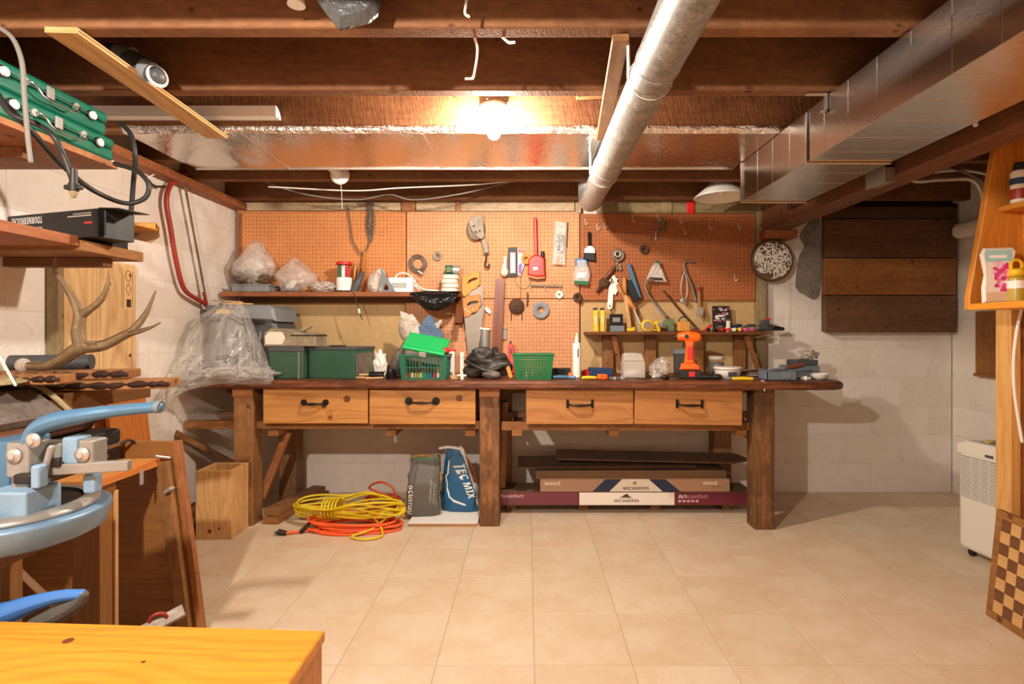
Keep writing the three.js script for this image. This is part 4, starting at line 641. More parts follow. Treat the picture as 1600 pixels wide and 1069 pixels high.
// ---------- things on the right tool shelf ----------
{
  const Z = 3.62, at = (px) => [SX(px, Z), RS + .0005, -Z];
  const lv = (label, px, m, r) => { const g = thing('torpedo_tool', label, 'tool', at(px), r); part(g, 'body', bb(-.013, .013, 0, .15, -.012, .012, .003), m); part(g, 'cap', bb(-.0135, .0135, .142, .158, -.0125, .0125, .003), M.black); part(g, 'window', bx(.008, .05, .003, [0, .08, .012], undefined, 0), M.offwhite); };
  lv('yellow slim tool standing at left end of tool shelf', 931, M.yellow, [0, 0, .03]); lv('yellow slim tool with black cap, second on tool shelf', 941, M.yellow, [0, 0, 0]);
  const gb = thing('parts_case', 'open grey case with black lid on tool shelf', 'case', at(964)); part(gb, 'tray', bb(-.045, .045, 0, .04, -.03, .035, .003), M.greyBlue); part(gb, 'lid', bb(-.045, .045, .04, .118, -.035, -.025, .003), M.blackGloss); part(gb, 'lid_print', bx(.05, .03, .002, [0, .08, -.0245], undefined, 0), M.grey);
  solo('brass_fitting', 'small yellow brass fitting beside the grey case', 'fitting', mg(cy(.011, .011, .05, [0, .011, 0], [0, 0, Math.PI / 2]), cy(.016, .016, .012, [.02, .016, 0], [0, 0, Math.PI / 2])), M.yellow, at(985));
  const tm = thing('tape_measure', 'yellow and chrome tape measure on tool shelf', 'tape measure', at(1011)); part(tm, 'case', lathe([[0, -.02], [.036, -.02], [.041, -.014], [.041, .014], [.036, .02], [0, .02]], [0, .041, 0], [Math.PI / 2, 0, 0], 28), M.yellow); part(tm, 'face', cy(.03, .03, .004, [0, .041, .021], [Math.PI / 2, 0, 0]), M.chrome); part(tm, 'tip', bx(.03, .008, .016, [.05, .01, 0]), M.yellow);
  solo('yellow_tape_end', 'small yellow block behind the tape measure', 'block', mg(bx(.055, .022, .03, [0, .06, 0]), bx(.03, .05, .03, [0, .025, 0])), M.yellow, [SX(1028, 3.66), RS, -3.67]);
  const gm = thing('green_metal_tool', 'old green painted metal vice block on tool shelf', 'vice', at(1045)); part(gm, 'body', ext([[-.05, .05], [-.02, .085], [.03, .085], [.036, .0], [.0, 0], [-.01, .035], [-.05, .04]], .04, .004), M.olivePaint); part(gm, 'jaw', bb(-.07, -.04, .035, .062, -.015, .015), M.grey);
  const tb = thing('leather_pouch', 'small tan square pouch on tool shelf', 'pouch', at(1068)); part(tb, 'pouch', bb(-.042, .042, 0, .068, -.02, .02, .01), M.orangeTan); part(tb, 'strap', tor(.03, .004, [0, .068, 0], undefined, 20, Math.PI), M.iron);
  const rk = thing('utility_knife', 'red utility knife lying on the tool shelf', 'knife', at(1100)); part(rk, 'grip', ext([[-.05, .0], [.0, .012], [.04, .05], [.055, .045], [.03, .008], [.0, -.0]], .022, .005), M.red); part(rk, 'pouch', bb(-.08, -.035, 0, .014, -.02, .02, .004), M.redOld);
  const pk = thing('hardware_packet', 'black and white hardware packet standing on tool shelf', 'packet', [SX(1128, 3.68), RS, -3.69], [-.08, 0, 0]); part(pk, 'card', bb(-.058, .058, .0, .175, -.004, .004, .001), M.black); part(pk, 'print', card(.112, .165, [0, .09, .0046]), print(128, 190, (x, w, h) => { x.fillStyle = '#1c1a1c'; x.fillRect(0, 0, w, h); for (let k = 0; k < 60; k++) { x.fillStyle = ['#e8e4e0', '#8a8480', '#c96a72', '#3a3636'][k % 4]; x.fillRect(hash(k, 1, 5) * 110, hash(k, 2, 5) * 170, 6 + hash(k, 3, 5) * 26, 4 + hash(k, 4, 5) * 10); } x.fillStyle = '#efeae6'; x.fillRect(20, 70, 60, 12); }));
  solo('small_white_jar', 'tiny white jar with beige lid on tool shelf', 'jar', mg(cy(.014, .014, .06, [0, .03, 0]), cy(.0145, .0145, .012, [0, .066, 0])), M.offwhite, at(1138));
  const sd = (label, px, zo, m, m2, ry, L = .1) => { const g = thing('screwdriver', label, 'screwdriver', [SX(px, Z + zo), RS + .014, -Z - zo], [0, ry, 0], 'screwdrivers on the tool shelf'); part(g, 'handle', xf(lathe([[0, 0], [.011, .003], [.0135, .015], [.011, .03], [.0135, .06], [.01, .078], [.004, .082]], undefined, undefined, 14), [0, 0, 0], [Math.PI / 2 * .99, 0, 0]).rotateX(Math.PI), m); part(g, 'shaft', cy(.003, .003, L, [0, 0, -.08 - L / 2], [Math.PI / 2, 0, 0], 8), m2); };
  [[1106, -.03, M.iron, -.4, 'dark gripped screwdriver at left of the row'], [1117, .0, M.black, -.3, 'black screwdriver under the hardware packet'], [1130, -.02, M.redOld, .3, 'dark red screwdriver in front of hardware packet'], [1140, -.03, M.red, .25, 'bright red screwdriver right of hardware packet'], [1150, -.04, M.offwhite, .3, 'cream handled screwdriver in the row'], [1158, -.03, M.yellow, .2, 'small yellow screwdriver in the row'], [1167, -.04, M.pink, .2, 'pink handled screwdriver in the row'], [1176, -.03, M.pink, -.3, 'second pink handled screwdriver near the sander']].forEach(([px, zo, m, ry, l]) => sd(l, px, zo + .01, m, M.steel, ry, .06));
  const dk = (label, px, y, ry, m) => solo('pliers_grip', label, 'pliers', mg(ttube([[-.035, 0, 0], [0, .006, 0], [.035, 0, 0]], [.008, .011, .009], 12, 8), ttube([[-.035, 0, .02], [0, .006, .016], [.035, 0, .004]], [.008, .011, .009], 12, 8)), m, [SX(px, 3.64), RS + y, -3.66], [0, ry, .2]); dk('dark blue pliers lying on the screwdrivers', 1153, .035, .4, M.navy); dk('dark grey pliers beside the black sander', 1172, .035, -.3, M.darkGrey);
  const dr = thing('rotary_tool', 'dark grey power tool overhanging right end of shelf', 'power tool', [SX(1196, 3.6), RS + .0005, -3.61]); part(dr, 'body', ttube([[-.05, .026, .02], [0, .03, .01], [.045, .028, 0]], [.02, .026, .02], 16, 12), M.darkGrey); part(dr, 'housing', bx(.06, .05, .04, [.0, .055, 0], [0, 0, .1], .012), M.darkGrey); part(dr, 'nose', cy(.012, .016, .02, [-.058, .026, .022], [0, 0, Math.PI / 2]), M.olivePaint); part(dr, 'tail', ttube([[.04, .026, 0], [.085, .022, 0], [.115, .018, .01]], [.018, .017, .012], 12, 10), M.black); part(dr, 'trim', bx(.03, .012, .03, [.02, .083, .0], [0, 0, .1]), M.red);
  solo('wire_clip', 'pale cable clip on wall under the power tool', 'clip', tube([P(1180, 527, 3.68), P(1200, 524, 3.68), P(1215, 530, 3.7)], .005, 14, false, 6), M.cable);
}

// ---------- things on the workbench ----------
const BT = .8405, on = (px, Z) => [SX(px, Z), BT, -Z];
{ // grey power-tool case under a plastic sheet
  const g = thing('grey_case', 'large dark grey moulded case on the left end of workbench', 'case', [-1.75, BT, -3.47]);
  part(g, 'body', ext([[-.2, 0], [.19, 0], [.22, .3], [.18, .40], [-.2, .40]], .3, .02), M.darkGrey); part(g, 'lid', ext([[-.205, .36], [.225, .34], [.205, .42], [.17, .44], [-.205, .44]], .34, .015), M.grey);
  part(g, 'handle_slot', bx(.15, .022, .01, [.08, .34, .172], [0, 0, -.06], .004), M.black); part(g, 'yellow_tag', bx(.075, .03, .006, [-.1, .4, .172], [0, 0, -.05]), M.yellow);
  for (let k = 0; k < 5; k++) part(g, 'rib', bx(.014, .26, .012, [-.12 + k * .06, .15, .152], [0, 0, 0], .004), M.grey);
  const rows = [[[330, 482, 3.24], [355, 474, 3.22], [385, 480, 3.20], [398, 505, 3.19], [408, 530, 3.18]], [[303, 505, 3.17], [335, 500, 3.12], [385, 512, 3.12], [405, 545, 3.13], [420, 565, 3.14]], [[283, 555, 3.06], [318, 558, 3.03], [375, 556, 3.05], [408, 575, 3.08], [430, 588, 3.1]], [[262, 590, 3.0], [305, 590, 2.98], [355, 585, 3.0], [395, 590, 3.04], [428, 596, 3.08]], [[250, 612, 2.96], [290, 605, 2.95], [345, 598, 3.02], [390, 597, 3.05], [425, 599, 3.08]], [[244, 640, 2.94], [268, 628, 2.93], [292, 602, 2.96], [340, 600, 3.03], [424, 600, 3.085]]];
  const cur = rows.map(r => new THREE.CatmullRomCurve3(r.map(q => P(...q))));
  solo('plastic_sheet', 'crumpled clear plastic sheet draped over the grey case', 'plastic sheet', sheet(90, 70, (u, v) => { const c = new THREE.CatmullRomCurve3(cur.map(k => k.getPoint(u))).getPoint(1 - v); const w = .028 * (Math.abs(N3(u * 6, v * 4, 1)) * 2 - .6) + .012 * N3(u * 17, v * 12, 4) + .014 * Math.abs(N3(u * 11 + v * 5, v * 3, 7)); return [Math.max(LX + .022, c.x + w * .5), Math.max(c.z > -3.09 && v < .35 ? .5 : BT + .004, c.y + w * .5), c.z + w + .015]; }), M.plastic);
  solo('plastic_sheet', 'folded heap of milky plastic on the bench front', 'plastic sheet', lumpy(.2, .035, .07, { amp: .45, f: 4, s: 50, n: 64 }), M.plasticMilky, [SX(368, 3.16), BT, -3.17]);
}
{ // green metal boxes and tray
  const b1 = thing('green_metal_box', 'smaller green metal box standing next to the plastic sheet', 'metal box', [SX(456, 3.28), BT, -3.3], [0, -.06, 0]);
  part(b1, 'body', bb(-.105, .105, 0, .165, -.09, .09, .006), M.greenDark); part(b1, 'lid', bb(-.108, .108, .16, .1895, -.094, .094, .004), M.darkGrey); part(b1, 'edge_band', bb(.075, .082, 0, .16, .088, .0915, 0), M.alu);
  const b2 = thing('green_metal_box', 'larger dark green metal box with grey lid on bench', 'metal box', [SX(534, 3.32), BT, -3.33], [0, -.22, 0]);
  part(b2, 'body', bb(-.15, .15, 0, .175, -.12, .12, .006), M.green.clone()); b2.children[0].material.color.set(0x33624f); part(b2, 'lid', bb(-.155, .155, .17, .187, -.125, .125, .004), M.darkGrey); part(b2, 'handle', bx(.1, .01, .014, [.0, .192, .05], [0, .2, 0]), M.iron);
  part(b2, 'side_plate', bb(.15, .153, .02, .15, -.09, .1, .001), M.oldSteel);
  const t = thing('metal_tray_box', 'worn beige metal box with chrome latch on green box', 'metal box', [SX(466, 3.3), BT + .19, -3.28], [0, -.06, 0]);
  part(t, 'body', ext([[-.165, 0], [.15, 0], [.148, .075], [.03, .085], [-.02, .105], [-.12, .108], [-.16, .085]], .16, .006), M.beige.clone()); t.children[0].material.color.set(0xb3a58a); part(t, 'rim', bb(-.0, .152, .062, .07, -.082, .082, .001), M.iron); part(t, 'panel', ext([[-.15, .012], [-.05, .012], [-.03, .05], [-.05, .085], [-.13, .088], [-.155, .06]], .004, .001), M.offwhite, { p: [0, 0, .081] }); part(t, 'latch', mg(bx(.07, .006, .03, [.06, .1, 0], [0, 0, .5])), M.chrome);
}
{ // oddments between green box and basket
  solo('crumpled_paper', 'crumpled white paper wedged beside the larger green box', 'paper', lumpy(.04, .075, .03, { amp: .4, f: 1.7, s: 28, n: 30, m: 20, sharp: .7 }), M.paper, on(594, 3.42));
  [[555, 3.22, .3, .006], [566, 3.2, -.2, .007], [574, 3.24, .15, .022], [585, 3.19, .5, .006]].forEach(([x, Z, r, y], i) => solo('wooden_peg', ['pale wooden peg nearest the green box', 'pale wooden peg second from green box', 'pale wooden peg lying on top of the others', 'pale wooden peg nearest the black pipe'][i], 'wooden peg', cy(.006, .006, .1, [0, .006, 0], [0, 0, Math.PI / 2], 8), M.pale, [SX(x, Z), BT + y - .006, -Z], [0, r, 0], { group: 'wooden pegs on the bench' }));
  solo('black_pipe_fitting', 'short black pipe fitting lying on the bench', 'pipe fitting', mg(lathe([[.014, 0], [.02, 0], [.02, .08], [.014, .08], [.014, 0]], [-.04, .02, 0], [0, 0, -Math.PI / 2])), M.blackIron, on(588, 3.25));
  solo('black_cup', 'small black plastic cup left of green basket', 'cup', lathe([[0, 0], [.032, 0], [.025, .055], [.022, .055], [.028, .004], [0, .004]]), M.blackGloss, on(611, 3.22));
  solo('grey_cloth_bag', 'grey and white plastic bag slumped behind the green basket', 'bag', lumpy(.06, .1, .06, { amp: .2, f: 1.6, s: 71, sharp: .2, shape: (x, y, z) => [x * (1 - .5 * clamp(y)) + .3 * y, y, z] }), M.canvasGrey, on(626, 3.42));
}
function basket(label, px, Z, w, h, d, mat, flare, rows) {
  const g = thing('plastic_basket', label, 'basket', on(px, Z));
  const T0 = flare, side = (len, x, z, ry) => { const out = [], n = Math.round(len / .017); for (let k = 0; k <= n; k++) { const t = -len / 2 + len * k / n; out.push(bx(.005, h, .003, [t, h / 2, 0], undefined, 0)); } for (const f of rows) out.push(bx(len, .007 + (f < .1 || f > .9 ? .006 : 0), .0035, [0, h * f, 0], undefined, 0)); return xf(mg(out), [x, 0, z], [0, ry, 0]); };
  const fl = q => { const p = q.attributes.position; for (let i = 0; i < p.count; i++) { const k = 1 + T0 * p.getY(i) / h; p.setX(i, p.getX(i) * k); p.setZ(i, p.getZ(i) * k); } q.computeVertexNormals(); return q; };
  part(g, 'side_grid', fl(side(w, 0, d / 2, 0)), mat); part(g, 'side_grid', fl(side(w, 0, -d / 2, 0)), mat); part(g, 'side_grid', fl(side(d, w / 2, 0, Math.PI / 2)), mat); part(g, 'side_grid', fl(side(d, -w / 2, 0, Math.PI / 2)), mat);
  part(g, 'base', bx(w, .004, d, [0, .0025, 0]), mat); const W = w * (1 + T0), D = d * (1 + T0);
  part(g, 'rim', mg(bx(W + .014, .01, .012, [0, h, D / 2]), bx(W + .014, .01, .012, [0, h, -D / 2]), bx(.012, .01, D + .014, [W / 2, h, 0]), bx(.012, .01, D + .014, [-W / 2, h, 0])), mat);
  for (const s of [-1, 1]) part(g, 'corner_panel', fl(bx(.03, h, .004, [s * (w / 2 - .012), h / 2, d / 2 + .001], undefined, 0)), mat);
  return g;
}
{
  const Z = 3.25; basket('teal green plastic basket holding a lidded container', 666, Z, .25, .14, .17, M.greenBasket, .1, [.03, .5, .97]);
  const cols = [M.red, M.white, M.yellow, M.offwhite, M.greenLid, M.blue]; for (let k = 0; k < 9; k++) solo('bottle_cap', ['red', 'white', 'yellow', 'cream', 'green', 'blue'][k % 6] + ' cap lying ' + ['at far left', 'second from left', 'third from left', 'fourth from left', 'in the middle', 'right of the middle', 'third from right', 'second from right', 'at far right'][k] + ' inside teal basket', 'cap', lathe([[0, 0], [.012, 0], [.013, .003], [.013, .028], [.01, .032], [0, .032]], undefined, undefined, 12), cols[k % 6], [SX(637 + k * 7, Z - .05), BT + .0045, -Z + .055], undefined, { group: 'caps in the teal basket' });
  const c = thing('lidded_container', 'clear food container with bright green lid tilted in basket', 'container', [SX(664, Z), BT + .125, -Z - .01], [.5, -.08, -.17]);
  part(c, 'tub', bb(-.11, .11, 0, .085, -.075, .075, .018), M.clearTub); part(c, 'lid', mg(bb(-.125, .125, .082, .104, -.09, .09, .01)), M.greenLid); part(c, 'lid_inset', bb(-.105, .105, .104, .107, -.07, .07, .001), M.greenLid); part(c, 'clip', bx(.04, .03, .005, [.0, .075, .092]), M.clearTub);
  solo('plastic_scoop', 'red plastic scoop at the right rim of teal basket', 'scoop', mg(sph(.028, [0, 0, 0], [1.2, .7, 1]), cy(.007, .007, .06, [.04, .005, 0], [0, 0, 1.5], 8)), M.red, [SX(696, 3.24), BT + .165, -3.2]);
  const gl = thing('work_glove', 'white and denim work glove lying over the container', 'glove', [SX(660, 3.42), BT + .03, -3.44]);
  part(gl, 'cuff', lumpy(.07, .12, .03, { amp: .2, f: 1.6, s: 61, sharp: .1, shape: (x, y, z) => [x * (1 - .2 * y) - .2 * y, y, z] }), M.cloth, { p: [-.03, .14, 0], r: [0, 0, .35] }); part(gl, 'palm', lumpy(.085, .15, .03, { amp: .16, f: 1.5, s: 65, sharp: .1 }), M.denim, { p: [.04, .02, .012] }); for (const [x, y] of [[.09, .28], [.06, .26]]) part(gl, 'finger', ttube([[x - .02, y - .06, 0], [x, y, 0], [x + .02, y + .03, 0]], [.02, .018, .014], 12, 8), M.cloth);
  solo('glue_box', 'white box with pink print standing right of teal basket', 'box', bb(-.018, .018, 0, .16, -.012, .012, .002), M.tagWhite, on(706, 3.35)); solo('glue_box', 'narrow white tube box next to the black pouch', 'box', bb(-.012, .012, 0, .15, -.01, .01, .002), M.paper, on(722, 3.38));
  solo('tan_clamp', 'tan wooden clothes peg heap between basket and pouch', 'wooden peg', mg(bx(.06, .014, .02, [0, .007, 0], [0, .4, 0]), bx(.05, .014, .02, [.01, .021, 0], [0, -.5, .1])), M.pale, on(712, 3.2));
  solo('white_valve', 'small white plastic valve in front of the pouch', 'valve', mg(cy(.01, .01, .03, [0, .015, 0]), cy(.006, .006, .05, [0, .022, 0], [0, 0, 1.57], 8)), M.porcelain, on(722, 3.17));
}
{ // black leather pouch, red knife, second basket
  const g = thing('leather_tool_pouch', 'crumpled black leather tool pouch on the bench centre', 'tool pouch', on(762, 3.28));
  part(g, 'body', lumpy(.13, .065, .08, { amp: .28, f: 1.2, s: 90, sharp: 0 }), M.leatherBlack); part(g, 'flap', lumpy(.07, .06, .05, { amp: .3, f: 1.1, s: 44, sharp: 0 }), M.leatherBlack, { p: [-.05, .06, -.02] }); part(g, 'flap', lumpy(.06, .05, .045, { amp: .3, f: 1.1, s: 48, sharp: 0 }), M.leatherBlack, { p: [.075, .05, -.02] }); part(g, 'strap', tube([[-.13, .1, .03], [-.06, .07, .07], [.0, .05, .085], [.06, .06, .08], [.12, .09, .04]], .012, 30, false, 8), M.leatherBlack);
  part(g, 'orange_lining', bx(.025, .09, .02, [.13, .045, .05], [0, 0, .3], .006), M.orangeTan); part(g, 'grey_gloves', lumpy(.05, .025, .03, { amp: .3, f: 3, s: 14, n: 24, m: 14 }), M.canvasGrey, { p: [.03, 0, .09] });
  const k = thing('utility_knife', 'red snap-off knife leaning behind the pouch', 'knife', [SX(800, 3.5), BT, -3.56], [-.14, 0, .06]); part(k, 'body', ext([[-.016, 0], [.016, 0], [.02, .1], [.018, .19], [.0, .21], [-.016, .19], [-.02, .1]], .02, .005), M.red); part(k, 'tip', bx(.018, .025, .014, [0, .205, 0]), M.iron); part(k, 'slider', bx(.008, .04, .006, [0, .15, .011]), M.black);
  basket('dark green slotted plastic basket on the bench centre', 833, 3.22, .2, .145, .13, M.greenBasket2, .16, [.03, .12, .24, .36, .48, .6, .72, .84, .97]);
  for (let q = 0; q < 7; q++) solo('white_anchor', ['leftmost', 'second from left', 'third from left', 'middle', 'third from right', 'second from right', 'rightmost'][q] + ' white wall plug inside the dark green basket', 'wall plug', cy(.005, .006, .05, [0, .025, 0], undefined, 8), M.white, [SX(818 + q * 5, 3.19), BT + .0045, -3.19 + (q % 2) * .02], [0, 0, .0], { group: 'wall plugs in the dark green basket' });
}
{ // right half of the bench
  const c = thing('caulk_tube', 'white caulking tube with nozzle standing upright on bench', 'caulk tube', on(901, 3.3)); part(c, 'tube', lathe([[0, 0], [.024, 0], [.025, .003], [.025, .2], [.022, .208], [.012, .212], [0, .212]]), M.white); part(c, 'nozzle', lathe([[0, .21], [.013, .21], [.011, .225], [.004, .27], [0, .27]]), M.porcelain); part(c, 'print', card(.006, .05, [.006, .15, .0253]), M.black);
  const tool = (name, label, cat, px, Z, parts, r = [0, 0, 0]) => { const g = thing(name, label, cat, on(px, Z), r); for (const [n, geo, m] of parts) part(g, n, geo, m); return g; };
  const cap = (a, b, r) => ttube([a, [(a[0] + b[0]) / 2, (a[1] + b[1]) / 2 + .001, (a[2] + b[2]) / 2], b], [r * .9, r, r * .9], 8, 8);
  tool('blue_pliers', 'long blue handled pliers left of caulk tube', 'pliers', 884, 3.2, [['handle', cap([-.07, .012, -.02], [.05, .01, .02], .01), M.bluePaint], ['handle', cap([-.07, .012, .02], [.05, .01, .005], .01), M.bluePaint], ['jaw', bx(.05, .012, .02, [-.09, .009, 0], [0, .2, 0]), M.iron]]);
  tool('black_case', 'small black case behind the blue pliers', 'case', 876, 3.42, [['box', bb(-.06, .06, 0, .05, -.03, .03, .006), M.black]]);
  tool('plastic_spinner', 'orange plastic spinner top near caulk tube', 'spinner', 892, 3.3, [['knob', lathe([[0, 0], [.018, 0], [.02, .012], [.014, .03], [0, .032]]), M.orange]]);
  tool('blue_sanding_block', 'dark blue block lying behind the caulk tube', 'block', 938, 3.42, [['block', bx(.15, .05, .06, [0, .026, 0], [0, .12, -.05], .006), M.navy], ['red_strip', bx(.04, .035, .05, [-.095, .02, 0], [0, .1, .3]), M.red]]);
  tool('yellow_screwdriver', 'yellow handled screwdriver lying at the bench front', 'screwdriver', 927, 3.14, [['handle', cap([-.06, .012, 0], [.01, .012, 0], .011), M.yellow], ['shaft', cap([.01, .012, 0], [.07, .01, .0], .004), M.steel]], [0, .1, 0]);
  tool('orange_box_cutter', 'orange block tool beside the yellow screwdriver', 'tool', 941, 3.16, [['body', bx(.055, .03, .04, [0, .016, 0], [0, .2, 0], .006), M.orange], ['blade', bx(.04, .008, .03, [-.045, .008, 0]), M.yellow]]);
  tool('steel_clips', 'cluster of small steel clips on the bench', 'clips', 966, 3.18, [0, 1, 2, 3, 4].map(k => ['clip', bx(.02, .01 + k % 2 * .008, .016, [-.04 + k * .02, .007, (k % 3) * .012], [0, k, 0], .002), k % 2 ? M.steel : M.greyBlue]));
  tool('clear_parts_box', 'frosted clear plastic box standing on bench right of caulk', 'container', 989, 3.3, [['tub', bb(-.066, .066, 0, .1, -.05, .05, .008), M.clearTub], ['lid', ext([[-.064, .1], [.064, .1], [.045, .145], [.02, .15], [-.045, .15], [-.06, .14]], .09, .006), M.clearTub], ['contents', lumpy(.05, .025, .035, { amp: .3, f: 3, s: 2, n: 20, m: 14 }), M.paper]]);
  tool('small_parts_bag', 'clear bag of fittings left of the orange drill', 'plastic bag', 1030, 3.28, [['film', lumpy(.06, .06, .04, { amp: .2, f: 2.4, s: 81, shape: (x, y, z) => [x * (1 - .1 * y) + .3 * Math.max(0, y), y, z] }), M.plastic], ['fitting', bx(.04, .03, .03, [-.02, .017, 0], [0, .4, 0]), M.porcelain], ['fitting', bx(.03, .025, .03, [.025, .014, 0]), M.steel]]);
  tool('dark_weight', 'small dark iron lump in front of clear bag', 'iron piece', 1039, 3.16, [['body', lumpy(.022, .014, .018, { amp: .2, f: 3, s: 6, n: 16, m: 12 }), M.iron]]);
  tool('grey_socket_box', 'grey box on ledge behind the orange drill', 'box', 1062, 3.62, [['box', bb(-.035, .035, .0, .13, -.03, .03, .003), M.darkGrey], ['lid', bb(-.042, .042, .13, .16, -.035, .035, .003), M.grey]]);
  const d = thing('cordless_drill', 'bright orange cordless drill standing on its battery', 'drill', on(1078, 3.24), [0, -.25, 0]);
  part(d, 'battery', bb(-.06, .065, 0, .05, -.04, .05, .008), M.black); part(d, 'battery_clip', bx(.035, .03, .006, [.01, .028, .052]), M.red); part(d, 'foot', ext([[-.06, .05], [.06, .05], [.055, .075], [.03, .09], [-.05, .09]], .07, .01), M.orange); part(d, 'grip', ext([[-.035, .085], [.028, .085], [.022, .18], [.03, .23], [-.03, .23], [-.022, .18]], .046, .012), M.orange); part(d, 'motor_housing', ttube([[-.055, .248, 0], [-.02, .25, 0], [.04, .244, 0]], [.026, .034, .03], 16, 14), M.orange); part(d, 'chuck', mg(cy(.013, .02, .03, [-.072, .248, .0], [0, 0, Math.PI / 2 - .05])), M.black); part(d, 'trigger', bx(.016, .035, .02, [-.036, .2, 0], undefined, .005), M.black); part(d, 'vent', cy(.012, .012, .004, [-.02, .25, .034], [Math.PI / 2, 0, 0]), M.black); part(d, 'grip_panel', bx(.03, .08, .004, [0, .15, .023], undefined, .001), M.red);
  tool('black_torch', 'black torch lying flat in front of orange drill', 'torch', 1105, 3.17, [['body', cap([-.04, .014, 0], [.05, .014, .02], .013), M.black], ['head', cap([.04, .016, .018], [.065, .016, .022], .017), M.black]]);
  tool('screw_jar', 'clear jar with white lid full of screws', 'jar', 1119, 3.4, [['jar', lathe([[0, .001], [.045, .001], [.046, .005], [.046, .1], [.04, .108], [.038, .108]]), M.glass], ['contents', lumpy(.035, .035, .035, { amp: .2, f: 4, s: 4, n: 20, m: 14 }), M.oldSteel], ['lid', lathe([[0, .126], [.044, .126], [.046, .122], [.046, .106], [.04, .106]]), M.white], ['label', xf(new THREE.CylinderGeometry(.0465, .0465, .05, 24, 1, true), [0, .06, 0]), M.grey]]);
  tool('white_tub', 'white plastic tub with lid and label on bench', 'tub', 1137, 3.24, [['tub', lathe([[0, 0], [.068, 0], [.076, .055], [.07, .055], [0, .05]], undefined, undefined, 28), M.white], ['lid', lathe([[0, .07], [.078, .07], [.082, .066], [.082, .055], [.07, .055]], undefined, undefined, 28), M.porcelain], ['label', card(.05, .028, [.0, .03, .0765], [.12, 0, 0]), M.darkGrey]]);
  tool('yellow_knife', 'yellow knife lying on the bench in front of tub', 'knife', 1163, 3.1, [['body', cap([-.06, .01, 0], [.04, .01, .01], .011), M.yellow]]);
  tool('steel_rods', 'bundle of thin rods and tips lying right of tub', 'rods', 1178, 3.34, [0, 1, 2, 3, 4].map(k => ['rod', cap([-.1, .008 + k * .007, -.02 + k * .012], [.08, .01 + k * .009, .03 - k * .02], .0045), [M.steel, M.oldSteel, M.handleWood, M.iron, M.steel][k]]));
  tool('grey_parts_drawer', 'grey plastic parts drawer on the right end of bench', 'parts drawer', 1216, 3.15, [['tray', mg(bb(-.09, .08, 0, .004, -.06, .06, 0), bb(-.09, .08, 0, .055, -.06, -.056, 0), bb(-.09, .08, 0, .05, .056, .06, 0), bb(-.09, -.086, 0, .05, -.06, .06, 0), bb(.076, .08, 0, .05, -.06, .06, 0)), M.greyBlue], ['divider', bb(-.01, -.006, .004, .045, -.055, .055, 0), M.grey], ['label_slot', bx(.05, .02, .004, [.02, .025, .062]), M.grey], ['contents', lumpy(.04, .02, .035, { amp: .3, f: 3, s: 12, n: 18, m: 12 }), M.steel]]);
  tool('grey_flat_box', 'stack of flat grey trays behind the parts drawer', 'tray', 1248, 3.38, [['tray', bb(-.1, .1, 0, .035, -.08, .08, .005), M.grey], ['tray', bb(-.09, .095, .036, .07, -.075, .07, .005), M.greyBlue], ['tray', bb(-.05, .09, .071, .105, -.06, .06, .005), M.darkGrey]]);
  tool('wood_chisel', 'chisel with reddish wooden handle laid on parts drawer', 'chisel', 1236, 3.16, [['handle', ttube([[-.03, .066, .0], [.02, .075, 0], [.07, .085, 0]], [.009, .015, .013], 14, 10), M.handleDark], ['blade', cap([-.03, .066, 0], [-.13, .06, 0], .006), M.steel]]);
  solo('twine_ball', 'crumpled beige twine on the grey trays', 'twine', lumpy(.055, .028, .04, { amp: .5, f: 4, s: 31, n: 40 }), M.cloth, [SX(1262, 3.38), BT + .106, -3.38]);
  tool('white_bowl', 'small white bowl near right end of bench', 'bowl', 1281, 3.14, [['bowl', lathe([[0, 0], [.02, 0], [.04, .014], [.05, .036], [.047, .036], [.036, .017], [.018, .005], [0, .005]], undefined, undefined, 28), M.porcelain]]);
  tool('white_valve', 'small white plastic fitting between drawer and bowl', 'fitting', 1259, 3.12, [['body', mg(cy(.008, .008, .05, [0, .01, 0], [0, 0, 1.57]), cy(.012, .012, .02, [0, .012, 0])), M.porcelain]]);
  for (let k = 0; k < 4; k++) tool('wire_tie', ['thin white cable tie hooked at bench edge near right leg', 'black wire curled beside the clear parts box', 'thin grey wire curled near the drill', 'thin wire curled beside the white tub'][k], 'wire', [1192, 1003, 1050, 1155][k], [3.03, 3.2, 3.2, 3.2][k], [['wire', tube(k ? [[-.04, .003, 0], [-.01, .003, .03], [.03, .003, .01], [.05, .003, -.02]] : [[0, .003, -.02], [0, .004, .008], [0, -.02, .022], [0, -.05, .02]], .0028, 20, false, 5), [M.cable, M.cableBlack, M.cableGrey, M.cableGrey][k]]]);
}
